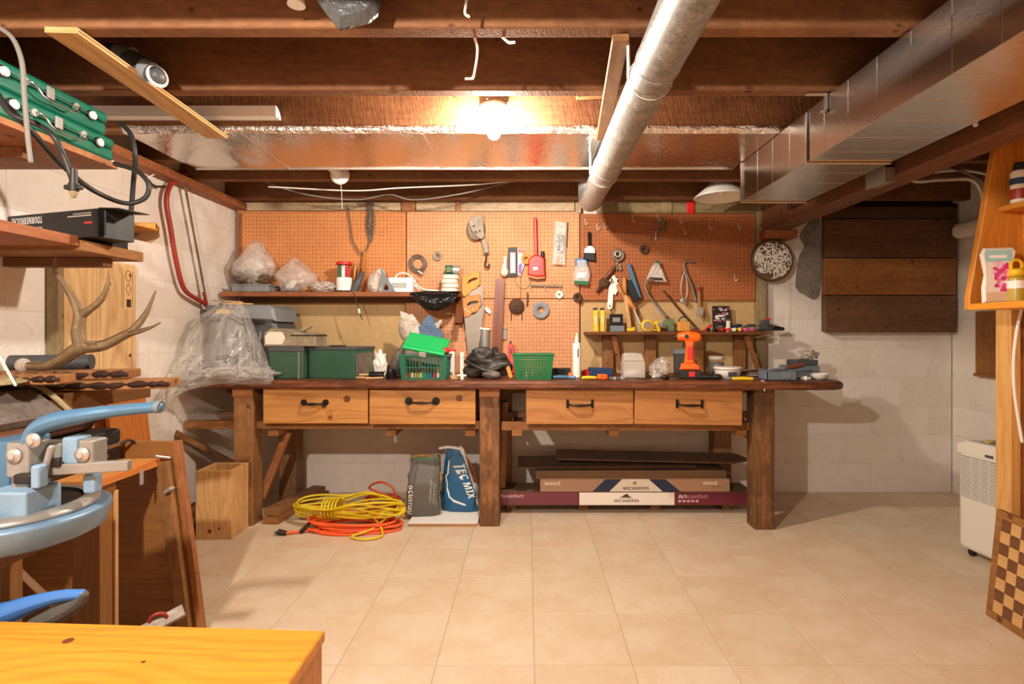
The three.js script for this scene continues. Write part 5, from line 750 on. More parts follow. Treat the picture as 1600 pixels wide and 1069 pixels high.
// ---------- under the bench ----------
{
  const b = thing('open_wooden_box', 'tall open pine box standing in front of left bench leg', 'wooden box', [-1.69, 0, -3.02], [0, .02, 0]);
  const w = .095, h = .37, t = .018; part(b, 'side', bb(-w, w, 0, h, w - t, w, .002), M.orangeBoard.clone(), { grain: 1 }); b.children[0].material.color.set(0xf2c484);
  const bm = b.children[0].material; part(b, 'side', bb(-w, w, 0, h, -w, -w + t, .002), bm, { grain: 1 }); part(b, 'side', bb(w - t, w, 0, h, -w + t, w - t, .002), bm, { grain: 1 }); part(b, 'side', bb(-w, -w + t, 0, h, -w + t, w - t, .002), bm, { grain: 1 }); part(b, 'bottom', bb(-w + t, w - t, 0, t, -w + t, w - t, .001), bm);
  for (const [x, y, r] of [[-.02, .045, .011], [.03, .06, .007], [-.02, .2, .003]]) part(b, 'knot', cy(r, r, .001, [x, y, w + .0003], [Math.PI / 2, 0, 0], 12), M.handleDark);
  [['short lumber offcut on floor left of pine box', [-1.9, 0, -3.0], .06, M.leg], ['dark lumber offcut leaning low behind pine box', [-1.86, .042, -3.02], .1, M.backLeg], ['pale lumber offcut topmost behind pine box', [-1.9, .084, -3.03], .02, M.block], ['lumber offcut lying behind the left bench leg', [-1.46, 0, -3.40], -.12, M.rail], ['upper lumber offcut behind the left bench leg', [-1.45, .042, -3.42], -.2, M.leg]].forEach(([l, p, r, m]) => solo('lumber_offcut', l, 'lumber', bb(-.045, .045, 0, .04, -.25, .25, .003), m, p, [0, r, 0], { grain: 2, group: 'lumber offcuts under the bench' }));
  solo('white_board', 'white melamine board lying on floor under the bags', 'board', bb(SX(637, 3.12), SX(746, 3.12), 0, .018, -3.56, -3.12, .001), M.white);
  solo('board_edge_strip', 'raw chipboard edge of the white floor board', 'edge', bb(SX(637, 3.12), SX(746, 3.12), .001, .017, -3.1195, -3.118, 0), M.card);
}
function sack(name, label, w, h, d, p, r, mat, o = {}) {
  const g = new THREE.PlaneGeometry(1, 1, 64, 40), q = g.attributes.position, uv = g.attributes.uv;
  for (let i = 0; i < q.count; i++) {
    const u = uv.getX(i), v = uv.getY(i), a = (u - .5) * 2 * Math.PI, e = .55, sx = Math.sign(Math.sin(a)) * Math.pow(Math.abs(Math.sin(a)), e), sz = Math.sign(Math.cos(a)) * Math.pow(Math.abs(Math.cos(a)), e);
    const bulge = Math.pow(Math.sin(Math.PI * clamp(v * .8 + .14)), .5), pinch = 1 - (o.pinch ?? .8) * Math.pow(clamp((v - .55) / .45), 1.5), fold = .012 * N3(Math.sin(a) * 2.2 + (o.s || 0), v * 4, Math.cos(a) * 2) + .006 * N3(Math.sin(a) * 6, v * 10, Math.cos(a) * 5 + (o.s || 0));
    const cap = v < .03 ? .9 + v * 3 : 1;
    q.setXYZ(i, sx * (w / 2 + fold) * cap * (1 - (o.narrow || 0) * v * v) + (o.lean || 0) * v * v, v * h + (v > .9 ? .03 * N3(Math.sin(a) * 3 + (o.s || 0), 1, Math.cos(a) * 3) : 0), sz * (d / 2 * bulge * pinch + fold * .5) * cap);
  }
  g.computeVertexNormals(); g.userData.keepUV = true;
  const t = thing(name, label, 'bag', p, r); part(t, 'bag', g, mat); part(t, 'rolled_top', tube([[-w * .42 + (o.lean || 0), h * .99, 0], [-w * .15 + (o.lean || 0), h * 1.02, .01], [w * .15 * (1 - (o.narrow || 0)) + (o.lean || 0), h * 1.0, 0], [w * .36 * (1 - (o.narrow || 0)) + (o.lean || 0), h * .985, 0]], .009, 24, false, 8), o.topMat || M.card); return t;
}
{
  const grey = print(512, 512, (x, W, H) => { x.fillStyle = '#5d5b55'; x.fillRect(0, 0, W, H); x.fillStyle = '#b79a5c'; x.fillRect(118, 0, 34, H); x.fillRect(345, 130, 26, H); for (let k = 0; k < 14; k++) { x.fillStyle = '#3f3e3a'; x.fillRect(338, 140 + k * 26, 18, 13); } x.fillStyle = '#8b8a84'; for (let k = 0; k < 9; k++) x.fillRect(270 + (k % 3) * 16, 180 + k * 22, 7, 60); x.save(); x.translate(184, 236); x.rotate(Math.PI / 2); x.fillStyle = '#f4f2ec'; x.beginPath(); x.arc(14, -14, 17, 0, 7); x.fill(); x.fillStyle = '#5d5b55'; x.beginPath(); x.arc(14, -14, 9, 0, 7); x.fill(); txt(x, 'CUSTOM', 38, 0, 54, '#f4f2ec'); x.restore(); x.save(); x.translate(140, 360); x.rotate(Math.PI / 2); txt(x, 'CRAFT', 0, 0, 34, '#f0ead8'); x.restore(); x.fillStyle = '#4f7a55'; x.fillRect(150, 0, 200, 30); });
  sack('mortar_bag', 'grey and tan paper mortar bag lettered CUSTOM', .21, .35, .15, [SX(662, 3.3), .0185, -3.28], [0, .12, -.03], grey, { s: 3, pinch: .8, narrow: .22, lean: .012 });
  const blue = print(512, 512, (x, W, H) => { x.fillStyle = '#e9e4d8'; x.fillRect(0, 0, W, H); x.fillStyle = '#1f5c86'; x.beginPath(); x.moveTo(130, H); x.lineTo(175, 0); x.lineTo(300, 0); x.lineTo(372, H); x.fill(); x.save(); x.translate(248, 120); x.rotate(Math.PI / 2 - .14); txt(x, 'TEC MIX', 0, 0, 70, '#f2f1ea'); x.restore(); x.strokeStyle = '#f2f1ea'; x.lineWidth = 9; x.beginPath(); x.moveTo(232, 90); x.lineTo(226, 190); x.lineTo(205, 215); x.lineTo(230, 380); x.lineTo(268, 450); x.stroke(); x.fillStyle = '#a8622f'; x.beginPath(); x.moveTo(335, 60); x.lineTo(380, 100); x.lineTo(395, 300); x.lineTo(360, 260); x.fill(); });
  sack('mix_bag', 'blue and white paper bag lettered TEC MIX', .22, .38, .14, [SX(721, 3.36), .0185, -3.36], [0, -.1, .0], blue, { s: 11, pinch: .85, narrow: .5, lean: -.045, topMat: M.paper });
}
{ // flooring boxes and loose boards on runners
  const Z = 3.33; for (const x of [-.1, .35, .8, 1.25]) solo('floor_runner', ['wooden runner at left under the burgundy box', 'second wooden runner from left under burgundy box', 'third wooden runner from left under burgundy box', 'wooden runner at right under the burgundy box'][Math.round((x + .1) / .45)], 'runner', bb(x - .03, x + .03, 0, .055, -3.62, -3.4, .003), M.backLeg);
  const box = (name, label, x0, x1, y0, y1, z, d, mat, pr, w) => { const g = thing(name, label, 'flooring box', [(x0 + x1) / 2, y0, -z]); const W = x1 - x0, H = y1 - y0; part(g, 'carton', bb(-W / 2, W / 2, 0, H, -d, 0, .002), mat); part(g, 'print', card(W - .004, H - .004, [0, H / 2, .0006]), pr); return g; };
  const X = px => SX(px, Z);
  box('flooring_box', 'long burgundy and white flooring carton lettered Artcomfort', X(772), X(1178), .0555, .136, Z, .21, M.cardDark, print(2040, 106, (x, W, H) => { x.fillStyle = '#6d2236'; x.fillRect(0, 0, W, H); const k = W / 406; x.fillStyle = '#ece4d8'; x.fillRect(133 * k, 0, 149 * k, H); txt(x, 'Art', 288 * k, 50, 46, '#f2e6e4'); txt(x, 'comfort', 288 * k + 70, 50, 46, '#d9a9b0', 'sans-serif', 'normal'); for (let q = 0; q < 5; q++) { x.fillStyle = '#d9b9bd'; x.fillRect(288 * k + q * 34, 64, 22, 18); } txt(x, 'WICANDERS', 207 * k, 82, 34, '#3a3230', 'sans-serif', 'bold', 'center'); x.fillStyle = '#3a3230'; x.beginPath(); x.moveTo(198 * k, 40); x.lineTo(207 * k, 10); x.lineTo(214 * k, 40); x.fill(); x.fillRect(196 * k, 42, 100, 5); txt(x, 'Artcomfort', 14, 44, 40, '#d8b3b8'); }));
  box('flooring_box', 'tan and navy flooring carton lettered WICANDERS on top', X(844), X(1141), .1365, .216, Z + .005, .2, M.card, print(1500, 106, (x, W, H) => { x.fillStyle = '#b08a70'; x.fillRect(0, 0, W, H); const k = W / 297; const tri = (a, b, c, d, col) => { x.fillStyle = col; x.beginPath(); x.moveTo(a * k, H); x.lineTo(b * k, 0); x.lineTo(c * k, 0); x.lineTo(d * k, H); x.fill(); }; tri(82, 102, 196, 220, '#26334f'); tri(108, 128, 170, 192, '#ece4d6'); txt(x, 'WICANDERS', 150 * k, 92, 36, '#3a3230', 'sans-serif', 'bold', 'center'); x.fillStyle = '#c08a6a'; x.beginPath(); x.arc(148 * k, 34, 16, 0, 7); x.fill(); txt(x, 'wood', 6 * k, 52, 48, '#f0e2d4'); txt(x, 'wood', 255 * k, 48, 44, '#f0e2d4'); x.fillStyle = '#8a6a50'; x.fillRect(268 * k, 60, 80, 8); }));
  solo('shrink_film', 'clear shrink film wrapped around left end of flooring carton', 'film', sheet(60, 10, (u, v) => [X(846) + (X(925) - X(846)) * u, .14 + .072 * v, -Z + .0025 + .004 * Math.abs(N3(u * 14, v * 4, 3))]), M.film);
  solo('shrink_film', 'clear shrink film wrapped around the burgundy carton left end', 'film', sheet(80, 10, (u, v) => [X(776) + (X(902) - X(776)) * u, .06 + .072 * v, -Z + .008 + .004 * Math.abs(N3(u * 18, v * 4, 5))]), M.film);
  let y = .2165; const lab = ['bottom brown laminate board on the flooring carton', 'second brown laminate board from bottom of pile', 'third brown laminate board from bottom of pile', 'fourth brown laminate board from bottom of pile', 'fifth brown laminate board from bottom of pile'];
  for (let k = 0; k < 5; k++) { const g = thing('laminate_board', lab[k], 'laminate board', [(X(838 + k) + X(1136 - k * 2)) / 2, y, -3.44 + k * .004], [0, .003 * k, 0], 'laminate boards under the bench'); part(g, 'board', bb(-.585, .585, 0, .0105, -.09, .1, .001), M.laminate, { grain: 0 }); part(g, 'edge', bb(-.585, .585, .001, .005, .1, .104, 0), M.laminateEdge, { grain: 0 }); y += .0112; }
  solo('laminate_board', 'top laminate board sticking out left of the pile', 'laminate board', bb(-.55, .55, 0, .011, -.1, .1, .001), M.laminate, [SX(945, 3.45), y + .014, -3.46], [.12, .02, 0]);
  solo('laminate_board', 'topmost angled laminate board with pointed right end', 'laminate board', ext([[-.6, -.08], [.48, -.08], [.62, -.02], [.55, .09], [-.6, .09]], .011, .001).rotateX(-Math.PI / 2), M.laminate, [SX(1018, 3.44), y + .052, -3.45], [.13, -.03, -.012], { grain: 0 });
}
// ---------- extension cords ----------
{
  function coil(cx, cz, rx, rz, n, y0, y1, s, j = .3) { const pts = []; for (let i = 0; i <= n * 10; i++) { const t = i / (n * 10), a = i / 10 * 2 * Math.PI, k = 1 + j * N3(i * .11 + s, s, 1.3); pts.push([cx + Math.cos(a) * rx * k + .05 * N3(t * 9, s, 4), Math.max(y0, y0 + (y1 - y0) * t + .022 * N3(i * .23, s * 3, 2)), cz + Math.sin(a) * rz * (1 + j * N3(i * .13, 9, s)) + .03 * N3(t * 11, 5, s)]); } return pts; }
  const oc = thing('extension_cord', 'heap of bright orange extension cord on the floor', 'extension cord');
  part(oc, 'cord', tube([[-1.325, .012, -2.99], [-1.24, .012, -3.02], [-1.12, .012, -3.06], ...coil(-.99, -3.08, .22, .09, 8, .008, .06, 2.7, .5)], .0075, 700, false, 7), M.orangeCord);
  part(oc, 'plug', mg(cy(.016, .013, .045, [-1.345, .016, -2.985], [0, 0, 1.4], 12), bx(.02, .004, .012, [-1.375, .014, -2.98]), bx(.02, .004, .012, [-1.375, .02, -2.985])), M.iron);
  const rc = thing('extension_cord', 'dark orange-red cord coil behind the yellow cord', 'extension cord'); part(rc, 'cord', tube([[-1.4, .01, -3.5], [-1.2, .012, -3.42], [-1.0, .012, -3.4], ...coil(-.9, -3.36, .1, .09, 6, .008, .09, 7.1, .3), [-.97, .16, -3.34], [-.9, .2, -3.32], [-.82, .17, -3.31], [-.79, .06, -3.3]], .0065, 420, false, 7), M.redOld.clone()); rc.children[0].material.color.set(0xd44a22);
  const yc = thing('extension_cord', 'bundled yellow extension cord lying on the orange cord', 'extension cord');
  const yp = []; for (let k = 0; k < 7; k++) { const o = .02 * k; for (let i = 0; i < 14; i++) { const a = i / 14 * 2 * Math.PI, sq = Math.cos(a) < 0 ? .55 : 1.0; yp.push([-1.03 + Math.cos(a) * (.33 + .03 * N3(k * 2.1, i * .3, 1)), .055 + .012 * k + .03 * Math.sin(a * 2 + k) * (Math.cos(a) > 0 ? 1 : .4) + (Math.cos(a) < -.2 ? .0 : .02), -3.12 + Math.sin(a) * (.035 + .019 * k * (Math.cos(a) > 0 ? 1 : .75) + .02 * N3(i, k, 3)) + .05 * Math.cos(a) - .02]); } }
  yp.push([-.86, .03, -3.0], [-.95, .012, -2.94], [-.87, .012, -2.9], [-.79, .012, -2.95], [-.84, .05, -3.05], [-.95, .1, -3.12]);
  part(yc, 'cord', tube(yp, .006, 800, false, 7), M.yellowCord);
  const wp = []; for (let i = 0; i < 60; i++) { const a = i / 60 * 2 * Math.PI * 5; wp.push([-1.17 + i * .0016, .095 + Math.cos(a) * .055, -3.14 + Math.sin(a) * .07]); } part(yc, 'wrap', tube(wp, .006, 260, false, 7), M.yellowCord); part(yc, 'plug', ttube([[-1.22, .05, -3.05], [-1.23, .03, -3.03], [-1.25, .014, -3.01]], [.008, .013, .012], 10, 8), M.blackIron);
}

// ---------- left wall: bow saw, boards, shelves ----------
{
  const X = -1.965, w = (px, py) => WL(px, py, X);
  const g = thing('bow_saw', 'red steel bow saw hanging on the left wall', 'bow saw');
  part(g, 'frame', tube([w(291, 270), w(280, 279), w(266, 290), w(260, 312), w(267, 360), w(276, 412), w(288, 452), w(305, 466), w(322, 475)], .013, 60, false, 10), M.redOld);
  part(g, 'blade', (() => { const a = w(288, 285), b = w(322, 468), L = a.distanceTo(b), q = bx(.002, L, .022, undefined, undefined, 0); q.applyQuaternion(new THREE.Quaternion().setFromUnitVectors(new V3(0, 1, 0), b.clone().sub(a).normalize())); q.translate((a.x + b.x) / 2, (a.y + b.y) / 2, (a.z + b.z) / 2); return q; })(), M.oldSteel);
  part(g, 'end_clip', tube([w(286, 280), w(288, 290)], .008, 6), M.iron); part(g, 'end_clip', tube([w(318, 458), w(323, 476)], .009, 6), M.redOld); part(g, 'nail', cy(.003, .003, .06, w(290, 274), [0, 0, 1.57], 6), M.steel);
}
{
  const board = (name, label, px0, px1, py0, py1, m, t = .02, lean = 0) => { const Za = -LX * F / (CX - px0), Zb = -LX * F / (CX - px1), y1 = SY(py0, (Za + Zb) / 2), y0 = SY(py1, (Za + Zb) / 2); const o = solo(name, label, 'board', bb(0, t, 0, y1 - y0, -(Zb - Za) / 2, (Zb - Za) / 2, .002), m, [LX + .005, y0, -(Za + Zb) / 2], [0, 0, lean], { grain: 1 }); return o; };
  const pb = thing('pine_panel', 'tall pale pine panel with printed stamp on the left wall', 'board', [LX + .004, 0, -2.53]);
  part(pb, 'plank', bb(0, .02, .52, 1.455, -.23, .0, .002), M.pinePanel, { grain: 1 }); part(pb, 'plank', bb(0, .02, .52, 1.455, .002, .23, .002), M.pinePanel, { grain: 1 }); part(pb, 'side_batten', bb(0, .05, .52, 1.455, .232, .262, .002), M.olive, { grain: 1 });
  part(pb, 'printed_stamp', card(.09, .2, [.0206, 1.33, -.17], [0, Math.PI / 2, 0]), print(90, 200, (x, w, h) => { x.fillStyle = '#e6bd84'; x.fillRect(0, 0, w, h); x.strokeStyle = '#3a2a1c'; x.lineWidth = 3; x.beginPath(); x.moveTo(8, 4); x.lineTo(8, 196); x.moveTo(20, 30); x.lineTo(20, 196); x.moveTo(80, 10); x.lineTo(80, 190); x.stroke(); x.beginPath(); x.ellipse(52, 34, 18, 26, 0, 0, 7); x.stroke(); x.beginPath(); x.moveTo(34, 100); x.lineTo(52, 72); x.lineTo(70, 100); x.lineTo(52, 130); x.closePath(); x.stroke(); x.fillStyle = '#3a2a1c'; x.fillRect(40, 150, 30, 40); }));
  for (const [y, z, r] of [[1.4, -.19, .009], [1.2, .1, .006], [1.0, -.19, .009], [1.28, -.02, .012]]) part(pb, 'knot', cy(r, r, .001, [.0203, y, z], [0, 0, Math.PI / 2], 12), M.handleDark);
  solo('small_orange_panel', 'small orange wooden panel leaning below the pine panel', 'board', bb(0, .02, 0, .36, -.12, .13, .002), M.orangeBoard, [-1.9, .44, -2.62], [0, 0, .12], { grain: 1 });
  solo('panel_stand', 'low dark trunk behind the desk under the orange panel', 'trunk', bb(-.1, .1, 0, .44, -.2, .2, .006), M.cabinetDark, [-1.87, 0, -2.55]);
}
{ // upper shelf with two green stove cases
  const sy = 1.755, X = -1.55, g = thing('upper_shelf', 'upper brown plank shelf carrying green metal cases', 'shelf');
  part(g, 'board', bb(LX + .004, X, sy - .022, sy, -2.06, -.9, .002), M.block, { grain: 2 }); part(g, 'bracket', bb(LX + .01, X - .12, sy - .06, sy - .023, -1.84, -1.80, .002), M.rail, { grain: 0 }); part(g, 'bracket', bb(LX + .01, X - .12, sy - .06, sy - .023, -1.24, -1.2, .002), M.rail, { grain: 0 });
  const mk = (label, y, x, z, lab2) => { const c = thing('camp_stove_case', label, 'metal case', [x, y, z]); const h = .088, d = .34, L = .56;
    part(c, 'body', bb(-d, 0, 0, h * .58, -L / 2, L / 2, .016), M.green); part(c, 'lid', bb(-d, .003, h * .55, h, -L / 2 - .002, L / 2 + .002, .016), M.green); part(c, 'hinge_line', bb(-.02, .0045, h * .54, h * .57, -L / 2 + .01, L / 2 - .01, 0), M.greenDark);
    for (const z2 of [-.2, .13]) { const f = part(c, 'foot', cy(.014, .014, .012, [.006, h * .56, z2], [0, 0, Math.PI / 2], 16), M.porcelain); const m = mesh('ring', tor(.016, .003, [.004, h * .56, z2], [0, Math.PI / 2, 0], 18), M.iron); f.add(m); }
    part(c, 'handle', tube([[.003, h * .62, .06], [.022, h * .58, .05], [.028, h * .25, .02], [.028, h * .2, -.06], [.026, h * .22, -.1], [.022, h * .5, -.125], [.003, h * .6, -.13]], .0035, 40, false, 6), M.chrome);
    for (const z2 of [.06, -.13]) part(c, 'handle_mount', cy(.012, .012, .01, [.004, h * .6, z2], [0, 0, Math.PI / 2], 12), M.steel); part(c, 'latch', bx(.008, .04, .028, [.005, h * .62, -.03], undefined, .003), M.alu); return c; };
  mk('lower green metal camp stove case on the upper shelf', sy + .0005, X - .005, -1.77); mk('upper green metal camp stove case stacked on another', sy + .0905, X - .015, -1.75);
  const hose = (label, pts, r, m) => solo('hose', label, 'hose', tube(pts, r, 70, false, 8), m);
  hose('grey hose hanging straight down before the green cases', [P(-6, 40, 1.45), P(18, 58, 1.45), P(33, 92, 1.45), P(38, 150, 1.45), P(43, 210, 1.45), P(48, 252, 1.45)], .006, M.cableGrey);
  hose('black hose looping from shelf to a brass regulator', [P(-5, 145, 1.5), P(20, 180, 1.5), P(60, 195, 1.52), P(85, 215, 1.52), P(100, 245, 1.54), P(113, 280, 1.55)], .008, M.cableBlack);
  hose('long black hose sagging in a wide loop over the box', [P(-5, 150, 1.55), P(40, 195, 1.6), P(95, 256, 1.75), P(150, 300, 1.9), P(200, 318, 1.98), P(228, 308, 2.0), P(232, 288, 2.0), P(215, 268, 2.0), P(180, 256, 2.0)], .0085, M.cableBlack);
  hose('black hose dropping from green case down to shelf', [P(188, 192, 2.1), P(203, 208, 2.1), P(211, 240, 2.1), P(208, 290, 2.15), P(203, 355, 2.18)], .009, M.cableBlack);
  hose('thin black cable looping beside the bow saw top', [P(218, 240, 2.9), P(226, 268, 2.9), P(240, 290, 2.9), P(258, 292, 2.93)], .006, M.cableBlack);
  hose('thin white wire hanging at the sill near bow saw', [P(212, 258, 2.85), P(222, 280, 2.85), P(245, 270, 2.88), P(262, 262, 2.92)], .003, M.cable);
  const r = thing('hose_regulator', 'brass regulator with black wing knob hanging from hose', 'regulator', P(115, 284, 1.55)); part(r, 'stem', cy(.009, .011, .05, [0, .012, 0]), M.iron); part(r, 'wing_knob', mg(bx(.05, .014, .014, [0, -.016, 0], undefined, .004), cy(.013, .013, .02, [0, -.016, 0])), M.black); part(r, 'tip', lathe([[0, -.048], [.006, -.045], [.009, -.035], [.009, -.022], [0, -.022]]), M.beige);
}
{ // middle shelf with the rotisserie box
  const sy = 1.45, X = -1.55, g = thing('middle_shelf', 'middle brown plank shelf carrying the black cardboard box', 'shelf');
  part(g, 'board', bb(LX + .03, X, sy - .035, sy, -1.88, -.9, .003), M.rust, { grain: 2 }); part(g, 'board', bb(LX + .03, X + .005, sy - .05, sy - .012, -2.19, -1.885, .003), M.rail, { grain: 2 }); part(g, 'bracket', bb(LX + .03, X - .05, sy - .085, sy - .051, -2.1, -2.05, .003), M.cabinetDark, { grain: 0 }); part(g, 'bracket', bb(LX + .03, X - .05, sy - .075, sy - .036, -1.5, -1.45, .003), M.cabinetDark, { grain: 0 }); part(g, 'hook', tube([[X - .04, sy - .035, -1.62], [X - .04, sy - .06, -1.62], [X - .03, sy - .07, -1.61], [X - .02, sy - .06, -1.6]], .003, 14, false, 6), M.iron);
  const b = thing('rotisserie_box', 'black cardboard box printed ROTISSERIE upside down on shelf', 'box', [-1.5, sy + .001, -1.9], [0, -.3, 0]);
  part(b, 'carton', bb(-.47, 0, 0, .1, -.13, 0, .002), M.black); part(b, 'flap', bx(.1, .004, .11, [.045, .098, -.06], [0, 0, -.08], .001), M.black); part(b, 'flap', bx(.06, .085, .004, [.025, .045, -.004], [0, -.5, 0], .001), M.blackGloss);
  part(b, 'print', card(.466, .097, [-.235, .05, .0008]), print(1024, 128, (x, w, h) => { x.fillStyle = '#1d1a18'; x.fillRect(0, 0, w, h); x.save(); x.translate(w, h); x.rotate(Math.PI); txt(x, 'ROTISSERIE', 610, 66, 52, '#eae6df'); txt(x, 'TOURNEBROCHE', 610, 116, 46, '#eae6df'); txt(x, 'ELECTRIQUE', 610, 22, 20, '#cfcac2'); x.restore(); x.fillStyle = '#c03030'; x.fillRect(880, 56, 90, 10); x.fillStyle = '#b9b3a9'; x.fillRect(700, 24, 260, 6); x.fillRect(760, 14, 200, 4); }));
  solo('dark_block', 'dark wooden block propping up the black box', 'block', bb(-.12, .0, 0, .03, -.04, .04, .003), M.black, [-1.57, sy - .0115, -2.1]);
  const rl = thing('paper_roll', 'rolled brown paper sticking out over shelf end', 'paper roll', P(220, 364, 2.16)); part(rl, 'sheet', ext([[-.12, .03], [.06, .035], [.07, -.01], [.045, -.04], [-.12, -.012]], .003, .0005), M.card, { r: [-.3, .2, 0] }); part(rl, 'tube', lathe([[.013, 0], [.016, 0], [.016, .16], [.013, .16], [.013, 0]], [.07, .022, .01], [0, .3, 1.62]), M.orangeTan);
}
// ---------- desk at left with its load ----------
{
  const g = thing('desk', 'brown wooden desk with tapered end panel along left wall', 'desk');
  const end = ext([[-1.98, 0], [-1.2, 0], [-1.292, .715], [-1.98, .715]], .02, .002); part(g, 'end_panel', end, M.cabinet, { p: [0, 0, -2.01], grain: 0 });
  const e = bx(.022, .72, .026, [0, 0, 0], [0, 0, .128], .002); part(g, 'panel_edge', e, M.block, { p: [-1.244, .36, -2.006], grain: 1 });
  part(g, 'batten', bx(.045, .62, .03, [0, 0, 0], [0, 0, .128], .003), M.leg, { p: [-1.285, .34, -1.982], grain: 1 });
  part(g, 'desktop', bb(-1.98, -1.35, .636, .656, -1.998, -1.56, .003), M.deskTop, { grain: 2 }); part(g, 'front_trim', bb(-1.352, -1.335, .632, .658, -1.998, -1.56, .002), M.orangeBoard, { grain: 2 });
  part(g, 'post', bb(-1.44, -1.352, 0, .634, -1.79, -1.72, .003), M.cabinet, { grain: 1 }); part(g, 'post_edge', bb(-1.3515, -1.345, 0, .6, -1.79, -1.775, .001), M.pale, { grain: 1 });
  part(g, 'inner_panel', bb(-1.95, -1.93, .0, .63, -1.99, -1.56, 0), M.cabinetDark, { grain: 2 }); part(g, 'hinge', bx(.004, .05, .016, [-1.333, .615, -1.88], undefined, .001), M.steel); part(g, 'bolt', mg(cy(.008, .008, .03, [-1.29, .55, -1.965], [1.57, 0, 0], 8), bx(.03, .01, .008, [-1.29, .55, -1.95], [0, 0, .6])), M.steel); part(g, 'bolt', cy(.005, .005, .05, [-1.32, .665, -1.97], [1.2, 0, .6], 8), M.steel);
  const u = thing('wall_ledge', 'deep dark brown wall ledge under the bark slabs', 'ledge', [-1.82, .85, -2.02]); part(u, 'front', bb(.25, .27, 0, .062, -.22, .2, .003), M.cabinetDark, { grain: 2 }); part(u, 'top', bb(-.18, .25, .044, .062, -.22, .2, .003), M.cabinetDark, { grain: 2 }); part(u, 'end', bb(-.18, .25, 0, .043, .18, .2, .002), M.cabinetDark, { grain: 0 });
  const slab = (label, px, py, ang, len, wd, Z, y) => { const pts = []; for (let i = 0; i <= 16; i++) pts.push([-len / 2 + len * i / 16, wd / 2 + .012 * N3(i * .9, len, 1)]); for (let i = 0; i <= 16; i++) pts.push([len / 2 - len * i / 16, -wd / 2 + .012 * N3(i * .9, len, 6)]); const p = P(px, py, Z), s = thing('bark_slab', label, 'wood slab', [p.x, y, p.z], [0, ang, 0], 'bark edged slabs'); const q = ext(pts, .03, .003).rotateX(-Math.PI / 2); part(s, 'slab', q, M.slab, { grain: 0 }); const rad = [], ctr = []; for (let i = 0; i <= 40; i++) { rad.push(.011 + .007 * Math.abs(N3(i * .8, len * 9, 2)) + (i % 4 === 0 ? -.005 : 0)); ctr.push([-len / 2 + len * i / 40, .002 + .004 * N3(i * .5, 3, len), wd / 2 - .002 + .006 * N3(i * .6, 1, len)]); } part(s, 'bark', ttube(ctr, rad, 160, 7), M.bark); return s; };
  slab('lowest bark-edged wood slab poking out over the crate', 120, 590, .30, .6, .15, 1.93, .93); slab('upper bark-edged wood slab under the antler', 80, 578, .26, .52, .13, 1.98, .962);
  slab('short bark-edged slab at the left picture edge', 10, 577, .2, .34, .1, 1.75, .965);
  const A = (px, py, Z = 1.95) => P(px, py, Z), an = thing('antler', 'large pale branching deer antler lying on the slabs', 'antler');
  part(an, 'main_beam', ttube([A(38, 571), A(70, 572), A(100, 560), A(125, 544), A(160, 540, 1.98), A(190, 526, 2.0), A(205, 518, 2.0), A(228, 490, 2.02), A(243, 455, 2.03)], [.013, .016, .021, .024, .02, .016, .013, .008, .003], 60, 12), M.antler); part(an, 'tine', ttube([A(126, 545), A(122, 518), A(124, 492), A(114, 467), A(98, 440), A(85, 420), A(87, 402)], [.023, .022, .019, .014, .012, .009, .003], 44, 10), M.antler); part(an, 'tine', ttube([A(124, 495), A(140, 484), A(158, 468), A(168, 446), A(169, 424)], [.016, .012, .011, .008, .002], 30, 10), M.antler); part(an, 'tine', ttube([A(198, 522, 2.0), A(220, 517, 1.98), A(240, 510, 1.96), A(251, 504, 1.95)], [.012, .009, .006, .002], 20, 8), M.antler);
  part(an, 'base', sph(.026, A(36, 571), [.8, 1, 1]), M.cloth);
  solo('dark_tube', 'dark tube lying behind the antler base', 'tube', cy(.03, .03, .26, undefined, [0, 0, 1.57]), M.darkGrey, [P(12, 570, 1.9).x - .02, 1.0, -2.1], [0, .3, 0]);
}
